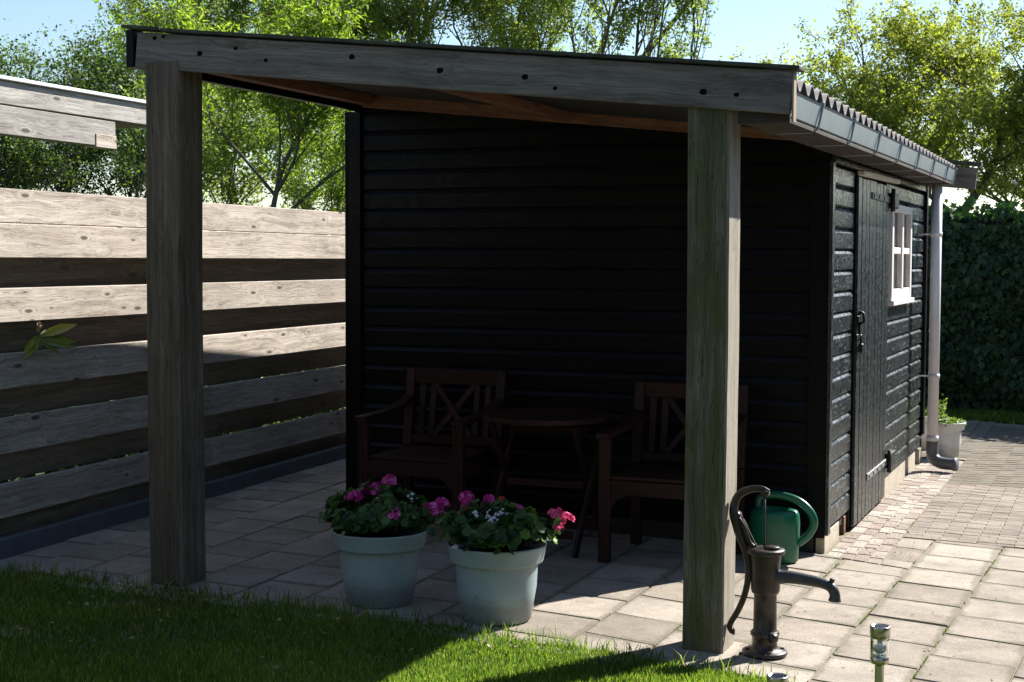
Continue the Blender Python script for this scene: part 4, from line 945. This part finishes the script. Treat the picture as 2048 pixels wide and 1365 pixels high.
pos=base+np.stack([rng.uniform(-.005,.015,60),rng.uniform(-.014,.014,60),rng.uniform(.02,.085,60)],1)
link('flower_spike',leafmesh(pos,np.tile([1.,0,0],(60,1)),.011,T_RH,rng.uniform(.4,1,60),mat['dryleaf'],jit=1.),None,sg,None)

# ------------------------------------------------------------------ trees
def bearing(pxx,dist):
    b=YAW-math.atan((pxx-1024)/2950); return -math.sin(b)*dist,math.cos(b)*dist
def tree(pxx,dist,H,trunk_h,spread,r0,nleaf,lsize,mt,label,seed,name='tree',lean=(0,0),levels=4,up=.25,kids=(3,5),tmpl=T_RH,gath=.33,multi=1,group=None,spray=False,open_=0.,ang=.75):
    global rng
    rr=random.Random(seed); rng=np.random.default_rng(seed); x,y=bearing(pxx,dist); 
    t=thing(name,label,'tree',(x,y,-.05),group=group); MT=Matrix.Translation((x,y,-.05)); s=MB(); anchors=[]
    def grow(p,d,L,r,lev):
        nseg=4 if lev<2 else 3; pts=[p]; rads=[r]; dd=d.copy(); q=p.copy()
        for i in range(nseg):
            dd=(dd+Vector((rr.gauss(0,.16),rr.gauss(0,.16),rr.gauss(0,.10)+up*.25))).normalized(); q=q+dd*(L/nseg); pts.append(q.copy()); rads.append(r*(1-.45*(i+1)/nseg))
            if lev>=levels-1: anchors.append((q.copy(),L*.5))
            elif lev>=levels-2 and rr.random()<.5: anchors.append((q.copy(),L*.3))
        s.tube(pts,rads,6 if lev<2 else (4 if lev<3 else 3),cap=False)
        if lev<levels:
            k=rr.randint(*kids)
            for j in range(k):
                tt=rr.uniform(.35,1.) if lev>0 else rr.uniform(.25,1.); i=min(nseg-1,int(tt*nseg)); b=pts[i].lerp(pts[i+1],tt*nseg-i)
                az=rr.uniform(0,2*math.pi); ax=Vector((math.cos(az),math.sin(az),0)); nd=(dd*(1-ang*.55)+ax*ang*spread+Vector((0,0,up))).normalized()
                grow(b,nd,L*rr.uniform(.5,.78),rads[i]*rr.uniform(.45,.65),lev+1)
            grow(q,(dd+Vector((rr.gauss(0,.2),rr.gauss(0,.2),.05))).normalized(),L*.68,rads[-1],lev+1)
    crown=H-trunk_h; L0=crown*.42
    for k in range(multi):
        ox=Vector((rr.uniform(-.35,.35)*(multi>1),rr.uniform(-.35,.35)*(multi>1),0)); d0=Vector((lean[0]+ox.x*.5,lean[1]+ox.y*.5,1)).normalized(); top=ox+d0*trunk_h
        mid=ox.lerp(top,.5)+Vector((rr.uniform(-.06,.06)*H*.2,rr.uniform(-.06,.06)*H*.2,0)); s.tube([ox,mid,top],[r0*1.15,r0*.95,r0*.85],8,cap=False); grow(top,d0,L0,r0*.85,0)
    A=np.array([list(a[0]) for a in anchors]); G=np.array([a[1] for a in anchors])
    zmax=A[:,2].max(); sc=H/zmax; 
    me=s.me(); co=np.zeros(len(me.vertices)*3); me.vertices.foreach_get('co',co); co=co.reshape(-1,3)*sc; me.vertices.foreach_set('co',co.ravel()); me.update()
    A=A*sc; G=G*sc
    link('trunk',me,mat['bark'],t,MT)
    # clumpy density
    wgt=rng.uniform(.05,1,len(A))**(1+open_*2); wgt/=wgt.sum(); pick=rng.choice(len(A),nleaf,p=wgt); tone=rng.uniform(0,1,len(A))
    off=rng.normal(0,1,(nleaf,3))*(G[pick]*gath)[:,None]; pos=A[pick]+off; col=np.clip(.5*tone[pick]+.5*rng.uniform(0,1,nleaf),0,1)
    nr=rng.normal(0,1,(nleaf,3)); nr[:,2]=np.abs(nr[:,2])+.3
    kk=link('crown',leafmesh(pos,nr,rng.uniform(.6,1.25,nleaf)*lsize,tmpl,col,mt,jit=.3),None,t,MT)
    return t
D=mat['leafdark']
tree(40,27,6.0,1.3,.9,.06,13000,.075,D,'dark green tree at the left edge behind the silvery canopy',101,levels=4,multi=2)
tree(140,28,6.1,1.2,1.0,.06,18000,.075,D,'dark green bushy tree above the white trimmed canopy roof',102,levels=4,multi=2)
tree(225,29,6.3,1.2,1.0,.06,18000,.075,D,'dark green tree just left of the grey oak post',103,levels=4,multi=2)
tree(310,32,6.4,1.3,1.0,.06,14000,.08,D,'dark green tree hidden mostly by the left oak post',104,levels=4)
tree(-60,30,6.2,1.3,1.,.06,11000,.08,D,'dark green tree cut off by the left picture edge',115,levels=4)
Rw=mat['leafrowan']
tree(520,14.5,4.35,1.0,1.0,.055,26000,.072,Rw,'bright yellow green young rowan seen between post and shed',105,name='rowan_tree',levels=4,tmpl=T_LONG,gath=.30,kids=(3,5))
tree(640,17,4.0,.9,1.0,.05,17000,.062,Rw,'bright green rowan next to the shed corner behind the fence',106,name='rowan_tree',levels=4,tmpl=T_LONG,gath=.42)
tree(440,19,4.2,.9,1.0,.05,13000,.062,mat['leafwillow'],'mid green small tree behind the rowan beside the left post',107,levels=4)
Wl=mat['leafwillow']
gW='tall willows rising above the lean-to roof'
for i,(pxx,dist,H,ln,nl,lab) in enumerate([(330,38,10.8,(0,0),17000,'tall olive green willow above the left end of the beam'),(470,36,10.8,(0,0),17000,'tall willow behind the rowan above the roof'),(610,36,11.0,(.05,0),17000,'tall willow above the roof right of the rowan top'),
     (740,34,10.8,(-.05,0),17000,'tall willow with thin forked trunks above the beam'),(880,32,11,(-.12,0),15000,'tall willow with thick leaning trunk at the middle of the beam'),(960,33,11,(.05,0),14000,'tall willow with straight trunk right of the leaning one'),(1070,34,10.8,(.05,0),15000,'tall bright willow above the middle right of the beam'),(1150,31,10.8,(.1,0),9000,'tall willow with dark bare trunk above the beam')]):
    tree(pxx,dist,H,3.0,.95,.12,int(nl*1.35),.088,Wl,lab,200+i,name='willow_tree',lean=ln,levels=4,up=.5,kids=(3,4),open_=.6,gath=.28)
tree(1225,30,9.6,3.0,.35,.07,2000,.09,Wl,'slender sparse tree alone in the sky gap above the beam',231,lean=(.05,0),levels=4,up=.8,kids=(2,3),open_=1.)
tree(1335,30,8.9,3.2,.55,.07,4200,.09,Wl,'airy small tree leaning right above the right post',232,lean=(.10,0),levels=4,up=.7,kids=(3,3),open_=1.)
Ok=mat['leafoak']
tree(1890,24,6.9,1.3,1.15,.12,48000,.068,Ok,'broad golden green oak behind the corrugated roof of the shed',301,name='oak_tree',levels=5,up=.22,kids=(3,4),gath=.27,ang=.85,open_=.6)
tree(1690,26,6.3,1.2,1.1,.09,24000,.072,Ok,'golden green oak low behind the roof, left of the broad one',302,name='oak_tree',levels=4,up=.22,kids=(4,5),gath=.27,ang=.85,open_=.6)
tree(2060,25,5.9,1.4,1.1,.09,19000,.072,Ok,'golden green oak cut off by the right picture edge',303,name='oak_tree',levels=4,up=.2,kids=(4,5),gath=.27,ang=.85,open_=.6)
tree(1600,30,5.4,1.6,1.0,.07,12000,.075,Wl,'small pale green tree low between the right post and the oaks',304,levels=4,up=.3,kids=(3,5),gath=.5)

# ------------------------------------------------------------------ unseen building and hedge, added to block sky light
m=N('dark brick'); co=m.coords(rand=False); bt=m.n('TexBrick'); mp=m.n('Mapping'); mp.inputs[2].default_value=(R(90),0,0); m.l(co,mp.inputs[0]); m.l(mp.outputs[0],bt.inputs[0]); bt.inputs['Scale'].default_value=4.5; bt.inputs['Color1'].default_value=(.045,.026,.02,1); bt.inputs['Color2'].default_value=(.035,.022,.018,1); bt.inputs['Mortar'].default_value=(.10,.09,.08,1); m.l(bt.outputs[0],m.b.inputs['Base Color']); mat['housebrick']=m.set(.9)
mat['rooftile']=simple('dark roof tiles',(.03,.028,.028),.7)
hs=thing('house','dark brick house with tiled roof across the lawn behind the viewer','house',(-2,-8,0))  # added out of view to hold back sky fill
s=MB(); s.box(-11,5,-15.5,-8.0,-.1,5.8,.01); link('wall',s.me(),mat['housebrick'],hs,None)
link('roof',mesh([(-11.3,-7.6,5.6),(5.3,-7.6,5.6),(5.3,-11.75,9.6),(-11.3,-11.75,9.6),(5.3,-15.9,5.6),(-11.3,-15.9,5.6)],[(0,1,2,3),(3,2,4,5),(0,3,5),(1,4,2)]),mat['rooftile'],hs,None)
for x in (-8,-4.5,-1,2.5):
    for z in (1.0,3.6):
        s=MB(); s.box(x,x+1.4,-8.0,-7.95,z,z+1.3,.005); f_=link('window',s.me(),mat['white'],hs,None)
        s=MB(); s.box(x+.08,x+1.32,-7.95,-7.94,z+.08,z+1.22,.002); link('pane',s.me(),mat['solar'],f_,None)

rng=np.random.default_rng(77)
sh=thing('beech_hedge','tall clipped dark hedge along the right side of the garden, outside the picture','hedge',(3.6,6,0))  # added out of view to cut sky light and bounce from the right
s=MB(); s.box(3.35,4.0,-1,15,-.1,2.95,.02); link('hedge_core',s.me(),mat['dark'],sh,None)
n=16000; Y=rng.uniform(-1,15,n); Z=rng.uniform(0,3.05,n); X=3.35-rng.uniform(0,.14,n)
link('hedge_leaves',leafmesh(np.stack([X,Y,Z],1),np.tile([-1.,0,.3],(n,1)),.13,T_RH,rng.uniform(0,1,n),mat['leafdark'],jit=.5),None,sh,None,kind='stuff')

rng=np.random.default_rng(55); n=130; X=rng.uniform(-4.9,-1.2,n); Y=rng.uniform(4.6,5.6,n)
link('clover_leaves',leafmesh(np.stack([X,Y,gzv(X)+rng.uniform(.02,.035,n)],1),np.tile([0,0,1.],(n,1)),rng.uniform(.012,.022,n),T_GER,rng.uniform(.3,1,n),mat['moss'],jit=.3),None,None,None,kind='stuff',label='small clover leaves scattered through the front lawn',cat='clover')
